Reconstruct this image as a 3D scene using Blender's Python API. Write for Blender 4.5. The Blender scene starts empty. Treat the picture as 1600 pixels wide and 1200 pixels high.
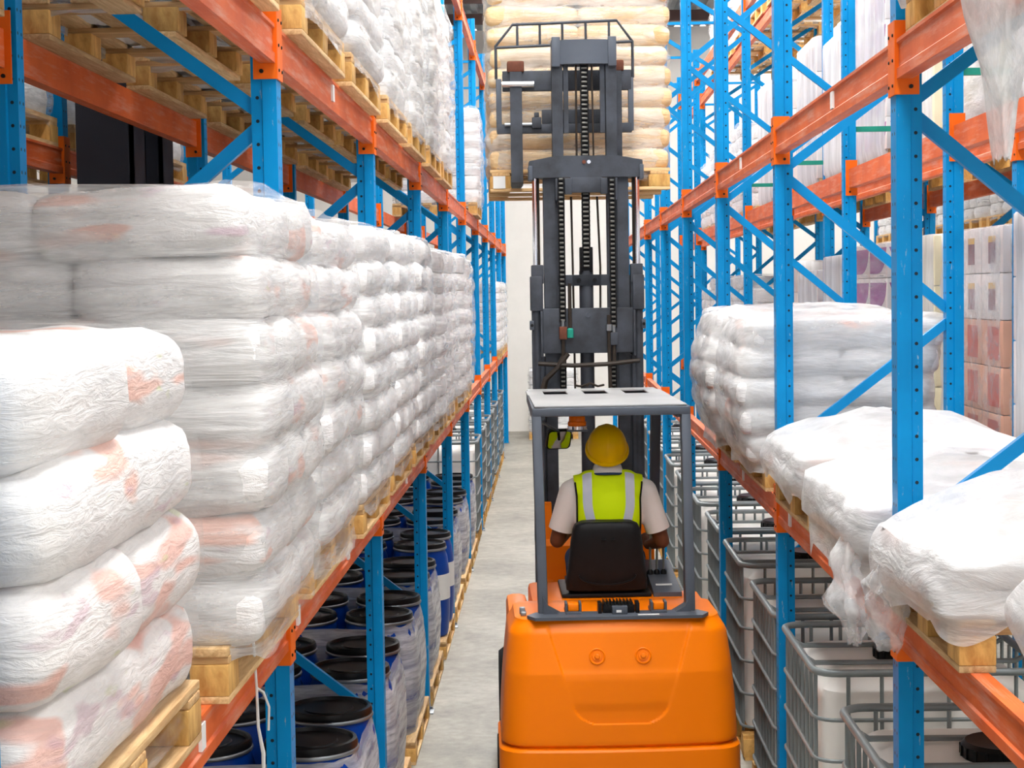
import bpy, bmesh, math, random
import numpy as np
from mathutils import Vector, Matrix, noise
from mathutils.bvhtree import BVHTree
RND = random.Random(11)
SC = bpy.context.scene
COL = SC.collection
PI = math.pi
CAM_H = 2.845
ORD = ['first', 'second', 'third', 'fourth', 'fifth', 'sixth', 'seventh', 'eighth', 'ninth', 'tenth', 'eleventh',
       'twelfth', 'thirteenth', 'fourteenth', 'fifteenth', 'sixteenth', 'seventeenth', 'eighteenth']

def lin(c):
    c /= 255.0
    return c / 12.92 if c <= 0.04045 else ((c + 0.055) / 1.055) ** 2.4
def rgb(r, g, b):
    return (lin(r), lin(g), lin(b), 1.0)

# ------------------------------------------------------------------ meshes
class MB:
    def __init__(s):
        s.v, s.f, s.mi = [], [], []
    def add(s, vs, fs, mi=0):
        b = len(s.v)
        s.v.extend([tuple(p) for p in vs])
        for f in fs:
            s.f.append(tuple(b + i for i in f)); s.mi.append(mi)
        return s
    def box(s, x0, x1, y0, y1, z0, z1, bev=0.0, mi=0, M=None):
        x0, x1 = min(x0, x1), max(x0, x1); y0, y1 = min(y0, y1), max(y0, y1); z0, z1 = min(z0, z1), max(z0, z1)
        b = min(bev, 0.45 * min(x1 - x0, y1 - y0, z1 - z0))
        if b <= 0:
            vs = [(x, y, z) for x in (x0, x1) for y in (y0, y1) for z in (z0, z1)]
            fs = [(0, 1, 3, 2), (4, 6, 7, 5), (0, 4, 5, 1), (2, 3, 7, 6), (0, 2, 6, 4), (1, 5, 7, 3)]
        else:
            bm = bmesh.new()
            bmesh.ops.create_cube(bm, size=1.0)
            for v in bm.verts:
                v.co = ((x0 + x1) / 2 + v.co.x * (x1 - x0), (y0 + y1) / 2 + v.co.y * (y1 - y0), (z0 + z1) / 2 + v.co.z * (z1 - z0))
            bmesh.ops.bevel(bm, geom=bm.edges[:], offset=b, segments=2, profile=0.6, affect='EDGES')
            bm.verts.index_update()
            vs = [v.co[:] for v in bm.verts]; fs = [[v.index for v in f.verts] for f in bm.faces]
            bm.free()
        if M is not None:
            vs = [(M @ Vector(p))[:] for p in vs]
        return s.add(vs, fs, mi)
    def bar(s, p0, p1, w, h, up=(0, 0, 1), bev=0.0, mi=0):
        p0, p1 = Vector(p0), Vector(p1)
        d = p1 - p0; L = d.length; d.normalize()
        u = Vector(up); r = d.cross(u)
        if r.length < 1e-4:
            r = d.cross(Vector((1, 0, 0)))
        r.normalize(); u = r.cross(d)
        M = Matrix((r, d, u)).transposed().to_4x4(); M.translation = p0
        return s.box(-w / 2, w / 2, 0, L, -h / 2, h / 2, bev, mi, M)
    def tube(s, pts, r, n=8, closed=False, cap=True, mi=0):
        pts = [Vector(p) for p in pts]; m = len(pts)
        rs = r if isinstance(r, (list, tuple)) else [r] * m
        tang = []
        for i in range(m):
            if closed:
                t = pts[(i + 1) % m] - pts[i - 1]
            else:
                t = pts[min(i + 1, m - 1)] - pts[max(i - 1, 0)]
            tang.append(t.normalized())
        ref = Vector((0, 0, 1)) if abs(tang[0].z) < 0.9 else Vector((1, 0, 0))
        u = (ref - tang[0] * ref.dot(tang[0])).normalized()
        vs, fs = [], []
        for i in range(m):
            u = (u - tang[i] * u.dot(tang[i])).normalized(); w = tang[i].cross(u)
            for k in range(n):
                a = 2 * PI * k / n
                vs.append(pts[i] + (u * math.cos(a) + w * math.sin(a)) * rs[i])
        for i in range(m if closed else m - 1):
            j = (i + 1) % m
            for k in range(n):
                l = (k + 1) % n
                fs.append((i * n + k, i * n + l, j * n + l, j * n + k))
        if cap and not closed:
            fs.append(tuple(range(n))[::-1]); fs.append(tuple((m - 1) * n + k for k in range(n)))
        return s.add(vs, fs, mi)
    def lathe(s, prof, n=24, M=None, mi=0, capb=True, capt=True):
        vs, fs = [], []
        for (r, z) in prof:
            for k in range(n):
                a = 2 * PI * k / n
                vs.append(Vector((r * math.cos(a), r * math.sin(a), z)))
        m = len(prof)
        for i in range(m - 1):
            for k in range(n):
                l = (k + 1) % n
                fs.append((i * n + k, i * n + l, (i + 1) * n + l, (i + 1) * n + k))
        if capb: fs.append(tuple(range(n))[::-1])
        if capt: fs.append(tuple((m - 1) * n + k for k in range(n)))
        if M is not None: vs = [M @ p for p in vs]
        return s.add(vs, fs, mi)
    def prism(s, poly, a, b, axis='z', mi=0, M=None):
        n = len(poly)
        def P(u, v, w):
            return {'z': (u, v, w), 'y': (u, w, v), 'x': (w, u, v)}[axis]
        vs = [P(u, v, a) for u, v in poly] + [P(u, v, b) for u, v in poly]
        fs = [tuple(range(n))[::-1], tuple(range(n, 2 * n))] + [(i, (i + 1) % n, n + (i + 1) % n, n + i) for i in range(n)]
        if M is not None: vs = [(M @ Vector(p))[:] for p in vs]
        return s.add(vs, fs, mi)
    def grid(s, P, mi=0, closeu=False):
        nv, nu = len(P), len(P[0])
        vs = [p for row in P for p in row]; fs = []
        for j in range(nv - 1):
            for i in range(nu if closeu else nu - 1):
                k = (i + 1) % nu
                fs.append((j * nu + i, j * nu + k, (j + 1) * nu + k, (j + 1) * nu + i))
        return s.add(vs, fs, mi)
    def mesh(s, name, mats, ang=35, recalc=True):
        me = bpy.data.meshes.new(name)
        me.from_pydata(s.v, [], s.f)
        for m in (mats if isinstance(mats, (list, tuple)) else [mats]):
            me.materials.append(m)
        if any(s.mi):
            me.polygons.foreach_set('material_index', s.mi)
        if recalc:
            bm = bmesh.new(); bm.from_mesh(me)
            bmesh.ops.recalc_face_normals(bm, faces=bm.faces[:]); bm.to_mesh(me); bm.free()
        if ang:
            me.shade_smooth(); me.set_sharp_from_angle(angle=math.radians(ang))
        me.update()
        return me
    def build(s, name, mats, parent=None, loc=(0, 0, 0), rz=0.0, ang=35, recalc=True):
        return put(name, s.mesh(name, mats, ang, recalc), parent, loc, rz)

def put(name, me, parent=None, loc=(0, 0, 0), rz=0.0, scale=None):
    o = bpy.data.objects.new(name, me); COL.objects.link(o)
    o.location = loc; o.rotation_euler = (0, 0, rz)
    if scale is not None: o.scale = scale
    if parent is not None: o.parent = parent
    return o
def tag(o, label=None, cat=None, group=None, kind=None):
    if label: o['label'] = label
    if cat: o['category'] = cat
    if group: o['group'] = group
    if kind: o['kind'] = kind
    return o
def thing(name, label, cat, loc=(0, 0, 0), rz=0.0, group=None):
    o = bpy.data.objects.new(name, None); COL.objects.link(o)
    o.empty_display_size = 0.1
    o.location = loc; o.rotation_euler = (0, 0, rz)
    return tag(o, label, cat, group)
_kids = {}
def copy_tree(o, loc, rz=None, label=None, group=None):
    def rec(src, par):
        c = src.copy(); COL.objects.link(c)
        if par is not None: c.parent = par
        for ch in list(src.children): rec(ch, c)
        return c
    r = rec(o, None); r.location = loc
    if rz is not None: r.rotation_euler = (0, 0, rz)
    if label: r['label'] = label
    if group: r['group'] = group
    return r

# ------------------------------------------------------------------ materials
def newmat(name):
    m = bpy.data.materials.new(name); m.use_nodes = True
    nt = m.node_tree; b = nt.nodes['Principled BSDF']
    return m, nt, b
def N(nt, t, **kw):
    n = nt.nodes.new(t)
    for k, v in kw.items(): setattr(n, k, v)
    return n
def coords(nt, scale=(1, 1, 1), rot=(0, 0, 0)):
    tc = N(nt, 'ShaderNodeTexCoord'); mp = N(nt, 'ShaderNodeMapping')
    mp.inputs['Scale'].default_value = scale; mp.inputs['Rotation'].default_value = rot
    nt.links.new(tc.outputs['Object'], mp.inputs['Vector'])
    return mp.outputs['Vector']
def noisetex(nt, vec, scale=5, detail=4, rough=0.55, dist=0.0):
    n = N(nt, 'ShaderNodeTexNoise'); n.inputs['Scale'].default_value = scale; n.inputs['Detail'].default_value = detail
    n.inputs['Roughness'].default_value = rough; n.inputs['Distortion'].default_value = dist
    nt.links.new(vec, n.inputs['Vector']); return n.outputs['Fac']
def ramp(nt, fac, stops):
    r = N(nt, 'ShaderNodeValToRGB'); e = r.color_ramp.elements
    while len(e) < len(stops): e.new(0.5)
    for i, (p, c) in enumerate(stops):
        e[i].position = p; e[i].color = c if len(c) == 4 else (*c, 1)
    nt.links.new(fac, r.inputs['Fac']); return r.outputs['Color']
def mixc(nt, fac, a, b):
    m = N(nt, 'ShaderNodeMix', data_type='RGBA')
    for sock, val in ((m.inputs[0], fac), (m.inputs[6], a), (m.inputs[7], b)):
        if hasattr(val, 'links') or isinstance(val, bpy.types.NodeSocket): nt.links.new(val, sock)
        else: sock.default_value = val
    return m.outputs[2]
def math_(nt, op, a, b=None, c=None):
    m = N(nt, 'ShaderNodeMath', operation=op)
    for i, val in enumerate((a, b, c)):
        if val is None: continue
        if isinstance(val, bpy.types.NodeSocket): nt.links.new(val, m.inputs[i])
        else: m.inputs[i].default_value = val
    return m.outputs[0]
def bump(nt, b, h, strength=0.3, dist=0.01):
    bp = N(nt, 'ShaderNodeBump'); bp.inputs['Strength'].default_value = strength; bp.inputs['Distance'].default_value = dist
    nt.links.new(h, bp.inputs['Height']); nt.links.new(bp.outputs['Normal'], b.inputs['Normal'])
def paint(name, col, rough=0.45, metal=0.0, var=0.12, vscale=3.0, spec=0.2, bmp=0.0, bscale=60, col2=None, stretch=(1, 1, 1)):
    m, nt, b = newmat(name)
    v = coords(nt, stretch); f = noisetex(nt, v, vscale, 5, 0.6)
    c2 = col2 or tuple(max(0, x * (1 - var * 2)) for x in col[:3]) + (1,)
    c = ramp(nt, f, [(0.3, c2), (0.62, col)])
    nt.links.new(c, b.inputs['Base Color'])
    b.inputs['Roughness'].default_value = rough; b.inputs['Metallic'].default_value = metal
    b.inputs['Specular IOR Level'].default_value = spec
    if bmp: bump(nt, b, noisetex(nt, v, bscale, 3), bmp, 0.005)
    return m
def wood(name, a, b_, axis=(2, 30, 30)):
    m, nt, b = newmat(name)
    oi = N(nt, 'ShaderNodeObjectInfo')
    v = coords(nt, axis)
    f = noisetex(nt, v, 2.0, 6, 0.65, 0.6)
    c = ramp(nt, f, [(0.28, a), (0.66, b_)])
    k = math_(nt, 'MULTIPLY_ADD', oi.outputs['Random'], 0.35, 0.75)
    hs = N(nt, 'ShaderNodeHueSaturation'); nt.links.new(c, hs.inputs['Color']); nt.links.new(k, hs.inputs['Value'])
    nt.links.new(hs.outputs['Color'], b.inputs['Base Color'])
    b.inputs['Roughness'].default_value = 0.75
    bump(nt, b, f, 0.25, 0.004)
    return m

MT = {}
def blue_mat():
    m, nt, b = newmat('blue_enamel')
    tc = N(nt, 'ShaderNodeTexCoord'); sx = N(nt, 'ShaderNodeSeparateXYZ'); nt.links.new(tc.outputs['Object'], sx.inputs[0])
    z = math_(nt, 'SUBTRACT', math_(nt, 'FRACT', math_(nt, 'DIVIDE', sx.outputs['Z'], 0.075)), 0.5)
    z = math_(nt, 'MULTIPLY', z, 0.075)
    def dot(ax, c, r):
        d = math_(nt, 'SUBTRACT', math_(nt, 'ABSOLUTE', sx.outputs[ax]), c)
        q = math_(nt, 'ADD', math_(nt, 'MULTIPLY', d, d), math_(nt, 'MULTIPLY', z, z))
        return math_(nt, 'LESS_THAN', q, r * r)
    geo = N(nt, 'ShaderNodeNewGeometry'); sn = N(nt, 'ShaderNodeSeparateXYZ'); nt.links.new(geo.outputs['Normal'], sn.inputs[0])
    facey = math_(nt, 'GREATER_THAN', math_(nt, 'ABSOLUTE', sn.outputs['Y']), 0.8)
    facex = math_(nt, 'GREATER_THAN', math_(nt, 'ABSOLUTE', sn.outputs['X']), 0.8)
    h = math_(nt, 'MAXIMUM', math_(nt, 'MULTIPLY', facey, dot('X', 0.064, 0.0058)), math_(nt, 'MULTIPLY', facex, dot('Y', 0.018, 0.006)))
    v = coords(nt); f = noisetex(nt, v, 2.5, 4)
    base = ramp(nt, f, [(0.3, rgb(0, 124, 186)), (0.62, rgb(0, 142, 208))])
    # scuffs where the paint has worn to bare metal
    sc = noisetex(nt, coords(nt, (60, 60, 9)), 1.0, 5, 0.7)
    scf = ramp(nt, sc, [(0.645, (0, 0, 0)), (0.69, (1, 1, 1))])
    base = mixc(nt, scf, base, rgb(150, 175, 190))
    c = mixc(nt, h, base, (0.01, 0.02, 0.03, 1))
    nt.links.new(c, b.inputs['Base Color']); b.inputs['Roughness'].default_value = 0.42; b.inputs['Specular IOR Level'].default_value = 0.15
    return m
def orange_beam_mat():
    m, nt, b = newmat('orange_beam_enamel')
    f = noisetex(nt, coords(nt, (1, 1, 1)), 3.0, 5, 0.6)
    base = ramp(nt, f, [(0.3, rgb(200, 84, 36)), (0.65, rgb(228, 110, 54))])
    s2 = noisetex(nt, coords(nt, (30, 1.2, 14)), 2.0, 6, 0.7)
    sf = ramp(nt, s2, [(0.50, (0, 0, 0)), (0.68, (.75, .75, .75))])
    c = mixc(nt, sf, base, rgb(222, 160, 138))
    nt.links.new(c, b.inputs['Base Color']); b.inputs['Roughness'].default_value = 0.5; b.inputs['Specular IOR Level'].default_value = 0.2
    return m
def sack_mat(name, col, col2, prints=None, amount=0.5):
    m, nt, b = newmat(name)
    v = coords(nt, (1, 1, 1))
    f = noisetex(nt, v, 5.0, 5, 0.6)
    c = ramp(nt, f, [(0.3, col2), (0.6, col)])
    if prints:
        oi = N(nt, 'ShaderNodeObjectInfo')
        add = N(nt, 'ShaderNodeVectorMath', operation='ADD')
        mul = N(nt, 'ShaderNodeVectorMath', operation='SCALE'); nt.links.new(oi.outputs['Location'], mul.inputs[0]); mul.inputs['Scale'].default_value = 3.7
        nt.links.new(coords(nt, (2.2, 2.2, 9)), add.inputs[0]); nt.links.new(mul.outputs[0], add.inputs[1])
        for i, (pc, lo) in enumerate(prints):
            pf = noisetex(nt, add.outputs[0], 1.0 + 0.6 * i, 2, 0.5)
            mk = ramp(nt, pf, [(lo, (0, 0, 0)), (lo + 0.05, (amount, amount, amount))])
            c = mixc(nt, mk, c, pc)
    nt.links.new(c, b.inputs['Base Color'])
    b.inputs['Roughness'].default_value = 0.42; b.inputs['Specular IOR Level'].default_value = 0.4
    w = noisetex(nt, coords(nt, (3, 3, 14)), 3.0, 6, 0.62, 0.8)
    w2 = noisetex(nt, coords(nt, (1, 1, 1)), 22.0, 4, 0.6)
    h = math_(nt, 'ADD', w, math_(nt, 'MULTIPLY', w2, 0.35))
    bump(nt, b, h, 0.55, 0.02)
    return m
def film_mat(name, lo, hi, scale, rot, tint=(0.92, 0.92, 0.93, 1), rough=0.22, a0=0.35, a1=0.72, grey=None):
    m, nt, b = newmat(name)
    out = nt.nodes['Material Output']
    b.inputs['Base Color'].default_value = tint; b.inputs['Roughness'].default_value = rough
    b.inputs['Specular IOR Level'].default_value = 0.5
    f1 = noisetex(nt, coords(nt, scale, rot), 1.0, 6, 0.65, 0.5)
    f2 = noisetex(nt, coords(nt, (scale[0] * .4, scale[1] * .4, scale[2] * .4), tuple(-r for r in rot)), 1.0, 4, 0.6, 0.3)
    f = math_(nt, 'MULTIPLY_ADD', f2, 0.5, math_(nt, 'MULTIPLY', f1, 0.5))
    al = N(nt, 'ShaderNodeMapRange'); al.clamp = True
    nt.links.new(f, al.inputs[0])
    for i, x in enumerate((a0, a1, lo, hi)): al.inputs[1 + i].default_value = x
    bump(nt, b, f1, 0.9, 0.016)
    if grey:
        gc = tuple(x * grey for x in tint[:3]) + (1,)
        nt.links.new(ramp(nt, noisetex(nt, coords(nt, tuple(q * 1.7 for q in scale), rot), 1.0, 4, 0.6, 0.4), [(0.36, gc), (0.56, tint)]), b.inputs['Base Color'])
    tr = N(nt, 'ShaderNodeBsdfTransparent'); mx = N(nt, 'ShaderNodeMixShader')
    nt.links.new(al.outputs[0], mx.inputs[0]); nt.links.new(tr.outputs[0], mx.inputs[1]); nt.links.new(b.outputs[0], mx.inputs[2])
    nt.links.new(mx.outputs[0], out.inputs['Surface'])
    return m
def emis(name, col, s):
    m, nt, b = newmat(name)
    b.inputs['Emission Color'].default_value = col; b.inputs['Emission Strength'].default_value = s
    b.inputs['Base Color'].default_value = col
    return m

MT['blue'] = blue_mat()
MT['blue_plain'] = paint('blue_brace_enamel', rgb(0, 140, 206), 0.42, var=0.06)
MT['beam'] = orange_beam_mat()
MT['conn'] = paint('orange_connector_enamel', rgb(246, 112, 22), 0.45, var=0.1)
MT['steel'] = paint('zinc_steel', rgb(150, 155, 160), 0.38, 0.85, var=0.1)
MT['wood'] = wood('pallet_pine', rgb(186, 138, 84), rgb(238, 202, 148), (30, 2.5, 30))
MT['woodx'] = wood('pallet_pine_cross', rgb(176, 128, 78), rgb(232, 192, 136), (2.5, 30, 30))
MT['block'] = wood('pallet_block_wood', rgb(190, 132, 62), rgb(240, 192, 112), (14, 14, 5))
MT['sack'] = sack_mat('white_woven_sack', rgb(240, 239, 238), rgb(222, 221, 221))
MT['sackp'] = sack_mat('white_sack_with_faded_print', rgb(238, 236, 235), rgb(220, 218, 218),
                       [(rgb(236, 150, 112), 0.60), (rgb(206, 170, 190), 0.66), (rgb(206, 214, 140), 0.70)], 0.55)
MT['sackq'] = sack_mat('white_sack_with_orange_print', rgb(242, 238, 236), rgb(226, 222, 220),
                       [(rgb(232, 128, 84), 0.52), (rgb(196, 150, 170), 0.62), (rgb(200, 206, 140), 0.66)], 0.5)
MT['kraft'] = sack_mat('cream_paper_sack', rgb(240, 208, 160), rgb(216, 174, 120), [(rgb(250, 240, 222), 0.56)], 0.5)
MT['film_stack'] = film_mat('streaky_stretch_film', 0.10, 0.80, (2.0, 2.0, 17.0), (0.42, 0.25, 0), (0.93, 0.93, 0.93, 1), 0.25, a0=0.41, a1=0.66, grey=0.68)
MT['film_soft'] = film_mat('soft_white_film', 0.25, 0.85, (2.0, 2.0, 9.0), (0.3, 0.35, 0), (0.95, 0.95, 0.95, 1), 0.28, a0=0.40, a1=0.64, grey=0.82)
MT['film_thin'] = film_mat('thin_stretch_film', 0.03, 0.42, (2.0, 2.0, 16.0), (0.5, 0.3, 0), (0.93, 0.93, 0.93, 1), 0.2, a0=0.46, a1=0.70, grey=0.75)
MT['film_drum'] = film_mat('grey_stretch_film', 0.25, 0.85, (1.6, 1.6, 14.0), (0.9, 0.5, 0), (0.84, 0.84, 0.86, 1), 0.25, a0=0.36, a1=0.62, grey=0.55)
MT['film_rag'] = film_mat('torn_film', 0.30, 0.85, (14.0, 14.0, 4.0), (0.3, 0.2, 0), (0.9, 0.9, 0.9, 1), 0.3, a0=0.35, a1=0.65, grey=0.7)
MT['film'] = film_mat('clear_stretch_film', 0.04, 0.55, (3.0, 3.0, 22.0), (0.35, 0.25, 0), a0=0.42, a1=0.70)
MT['film_dense'] = film_mat('milky_plastic_sheet', 0.40, 0.97, (3.0, 3.0, 11.0), (0.8, 0.5, 0.4), (0.88, 0.88, 0.885, 1), 0.3, grey=0.86)
MT['film_clear'] = film_mat('clear_loose_film', 0.10, 0.6, (9.0, 9.0, 9.0), (0.6, 0.2, 0.5), rough=0.15)
MT['film_tall'] = film_mat('hazy_wrap_film', 0.45, 0.92, (14.0, 14.0, 1.3), (0, 0, 0), (0.91, 0.93, 0.95, 1), 0.3)
MT['ibc'] = paint('white_translucent_plastic', rgb(252, 250, 245), 0.4, var=0.02, vscale=2)
MT['galv'] = paint('galvanised_tube', rgb(142, 150, 152), 0.4, 0.35, var=0.12)
MT['black'] = paint('black_plastic', rgb(22, 22, 24), 0.32, var=0.2)
MT['drum'] = paint('blue_drum_plastic', rgb(0, 62, 158), 0.3, var=0.1)
MT['paper'] = paint('white_paper_label', rgb(236, 236, 234), 0.6, var=0.03)
MT['fork_orange'] = paint('forklift_orange', rgb(252, 128, 0), 0.38, var=0.03, vscale=1.2)
MT['grey'] = paint('forklift_dark_grey', rgb(88, 94, 104), 0.42, 0.15, var=0.1)
MT['mast'] = paint('mast_dark_grey', rgb(74, 78, 86), 0.45, 0.25, var=0.16, vscale=6, col2=rgb(54, 56, 60))
MT['roofgrey'] = paint('guard_roof_grey', rgb(168, 168, 168), 0.5, var=0.08)
MT['rust'] = paint('rusty_steel', rgb(112, 66, 50), 0.7, var=0.2, vscale=20)
MT['chrome'] = paint('chrome_rod', rgb(225, 225, 230), 0.12, 1.0, var=0.02)
MT['chain'] = paint('oiled_chain_steel', rgb(120, 118, 112), 0.35, 0.9, var=0.2, vscale=30)
MT['chain_dark'] = paint('chain_plate_black', rgb(24, 24, 26), 0.5, 0.4, var=0.1)
MT['hose'] = paint('hydraulic_hose', rgb(58, 50, 44), 0.45, var=0.2)
MT['rubber'] = paint('tyre_rubber', rgb(26, 26, 27), 0.8, var=0.2, vscale=12)
MT['amber'] = paint('amber_lens', rgb(248, 118, 16), 0.18, var=0.05)
MT['mirror'] = paint('mirror_glass', rgb(235, 238, 238), 0.03, 1.0, var=0.0)
MT['skin'] = paint('brown_skin', rgb(110, 66, 44), 0.5, var=0.08, vscale=14)
MT['vest'] = paint('hi_vis_fabric', rgb(228, 255, 0), 0.7, var=0.03, bmp=0.15, bscale=14)
MT['strip'] = paint('reflective_tape', rgb(216, 220, 232), 0.35, 0.1, var=0.05)
MT['shirt'] = paint('white_cotton', rgb(240, 232, 226), 0.85, var=0.04, bmp=0.2, bscale=18)
MT['jeans'] = paint('blue_denim', rgb(52, 74, 112), 0.85, var=0.18, vscale=14)
MT['helmet'] = paint('yellow_helmet_plastic', rgb(252, 204, 0), 0.3, var=0.03)
MT['eye'] = paint('eye_white', rgb(235, 232, 226), 0.2, var=0.0)
MT['seat'] = paint('black_vinyl', rgb(24, 24, 26), 0.5, var=0.15, vscale=20)
MT['carton'] = paint('pale_carton', rgb(238, 228, 224), 0.6, var=0.04)
MT['carton_red'] = paint('peach_carton', rgb(232, 178, 152), 0.6, var=0.08)
MT['carton_yellow'] = paint('pale_yellow_carton', rgb(244, 238, 206), 0.6, var=0.06)
MT['purple'] = paint('purple_print', rgb(172, 108, 160), 0.5, var=0.05)
MT['maroon'] = paint('maroon_print', rgb(140, 84, 92), 0.5, var=0.08)
MT['ochre'] = paint('yellow_print', rgb(226, 178, 70), 0.5, var=0.05)
MT['redp'] = paint('red_print', rgb(206, 84, 66), 0.5, var=0.1)
MT['green'] = paint('green_bar_enamel', rgb(40, 150, 130), 0.5, var=0.1)
MT['col'] = paint('charcoal_column_paint', rgb(58, 60, 70), 0.6, var=0.06)
# ------------------------------------------------------------------ the hall
BACK_Y = 35.4
def concrete():
    m, nt, b = newmat('concrete_floor')
    v = coords(nt); f = noisetex(nt, v, 1.1, 8, 0.62, 0.4); g = noisetex(nt, v, 9, 6, 0.7)
    k = math_(nt, 'MULTIPLY_ADD', g, 0.45, math_(nt, 'MULTIPLY', f, 0.55))
    c = ramp(nt, k, [(0.3, rgb(108, 105, 97)), (0.5, rgb(146, 142, 131)), (0.7, rgb(180, 176, 164))])
    st = noisetex(nt, coords(nt, (1.3, 0.25, 1)), 2.5, 5, 0.7)
    sm = ramp(nt, st, [(0.58, (0, 0, 0)), (0.72, (.4, .4, .4))])
    c = mixc(nt, sm, c, rgb(120, 116, 108))
    nt.links.new(c, b.inputs['Base Color']); b.inputs['Roughness'].default_value = 0.5
    bump(nt, b, g, 0.1, 0.003)
    return m
MT['floor'] = concrete()
MT['wall'] = paint('white_hall_wall', rgb(240, 236, 230), 0.8, var=0.02)
MT['corr'] = paint('grey_roof_sheet', rgb(150, 156, 160), 0.5, 0.3, var=0.06)
MT['purlin'] = paint('brown_purlin', rgb(96, 76, 72), 0.6, var=0.1)
def structure(name, mb, mat, ang=0):
    return tag(mb.build(name, mat, ang=ang), kind='structure')
WX0, WX1, WY0 = -9.0, 9.4, -7.0
structure('floor', MB().box(WX0, WX1, WY0, BACK_Y, -0.2, 0), MT['floor'])
structure('wall_back', MB().box(WX0, WX1, BACK_Y, BACK_Y + 0.2, 0, 8.2), MT['wall'])
structure('wall_left', MB().box(WX0 - 0.2, WX0, WY0, BACK_Y, 0, 8.2), MT['wall'])
structure('wall_right', MB().box(WX1, WX1 + 0.2, WY0, BACK_Y, 0, 8.2), MT['wall'])
roof = MB()
pts = []
x = WX0
k = 0
while x < WX1:
    for dx, dz in ((0, 0), (0.10, 0), (0.13, 0.06), (0.23, 0.06)):
        pts.append((x + dx, 8.2 + dz))
    x += 0.26
P0 = [(a, WY0, z) for a, z in pts]; P1 = [(a, BACK_Y + 0.2, z) for a, z in pts]
roof.grid([P0, P1])
structure('ceiling', roof, MT['corr'])
pl = MB()
n = 1
for y in np.arange(2.0, BACK_Y, 2.4):
    structure('trim_%d' % n, MB().box(WX0, WX1, y - 0.05, y + 0.05, 7.98, 8.18), MT['purlin']); n += 1
MT['added_light'] = emis('added_light_panel', (1, 0.985, 0.96, 1), 18.0)  # unseen glowing panels, added under the roof to light the hall
n = 1
for xa in (0.12, 5.4):
    for y in np.arange(-5.8, BACK_Y - 2.5, 2.4):
        if xa == 0.12 and (y > 31 or y < -3) or xa > 1 and int(round((y + 5.8) / 2.4)) % 2: continue
        structure('added_roof_light_%d' % n, MB().box(xa - 0.8, xa + 0.8, y + 0.1, y + 2.3, 8.10, 8.14), MT['added_light']); n += 1
structure('light_block_wall', MB().box(WX0, -1.3, WY0 - .2, WY0, 0, 8.2).box(-1.3, WX1, WY0 - .2, WY0, 0, 2.3), MT['wall'])  # unseen wall behind the camera, added to hold back left and low light
for xx, yy in ((-2.18, 8.55), (-2.18, 9.18)):
    c = MB().box(xx - 0.14, xx + 0.14, yy - 0.13, yy - 0.11, 0, 8.1).box(xx - 0.14, xx + 0.14, yy + 0.11, yy + 0.13, 0, 8.1).box(xx - 0.01, xx + 0.01, yy - 0.12, yy + 0.12, 0, 8.1)
    c.box(xx + 0.12, xx + 0.14, yy - 0.13, yy + 0.13, 0, 8.1)
    structure('column_%d' % (1 if yy < 9 else 2), c, MT['col'])

# ------------------------------------------------------------------ racks
Y0, BAY = 5.612, 3.0
POST_H = 6.1
DEPTH = 0.925
PW, PD = 0.084, 0.09          # post across the aisle, post along the aisle
XL, XR = -0.880, 1.105
LEVELS = {'L': (1.690, 3.595, 5.66), 'R': (1.682, 3.508, 5.66)}
BH = 0.125
_mesh = {}
def shared(key, fn):
    if key not in _mesh: _mesh[key] = fn()
    return _mesh[key]
def post_mesh(s):
    p = [(0, 0), (.046, 0), (.05, .009), (.084, .009), (.084, .081), (.05, .081), (.046, .09), (0, .09)]
    poly = [(s * a, b - .045) for a, b in p]
    return MB().prism(poly, 0.006, POST_H).mesh('post', MT['blue'], 0)
def foot_mesh():
    mb = MB().box(-.07, .07, -.075, .075, 0, .008, .002)
    for a in (-.05, .05): mb.lathe([(.009, .008), (.009, .02)], 8, Matrix.Translation((a, 0.06, 0)))
    return mb.mesh('foot_plate', MT['steel'], 30)
def beam_mesh(s):
    p = [(0, 0), (0, .032), (.007, .038), (.007, .108), (0, .114), (0, .125), (.05, .125), (.05, 0)]
    return MB().prism([(s * a, z) for a, z in p], .05, BAY - .05, 'y').mesh('beam_rail', MT['beam'], 0)
def conn_mesh(s, end):
    y = 0.05 if end == 0 else BAY - 0.05
    d = -1 if end == 0 else 1
    mb = MB()
    ya, yb = sorted((y, y - d * .006))
    mb.box(s * -.006, s * .072, ya, yb, -.05, .185)
    ya, yb = sorted((y, y + d * .052))
    mb.box(s * -.007, s * -.001, ya, yb, -.05, .185)
    for z in (-.02, .06, .14):
        mb.lathe([(.0055, 0), (.0055, .003), (.003, .004)], 8, Matrix.Translation((s * -.007, y + d * .02, z)) @ Matrix.Rotation(-s * PI / 2, 4, 'Y'), mi=1)
    mb.lathe([(.007, 0), (.007, .007)], 8, Matrix.Translation((s * .045, y - d * .006, -.025)) @ Matrix.Rotation(d * PI / 2, 4, 'X'), mi=1)
    return mb.mesh('end_connector', [MT['conn'], MT['black']], 30)

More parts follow.
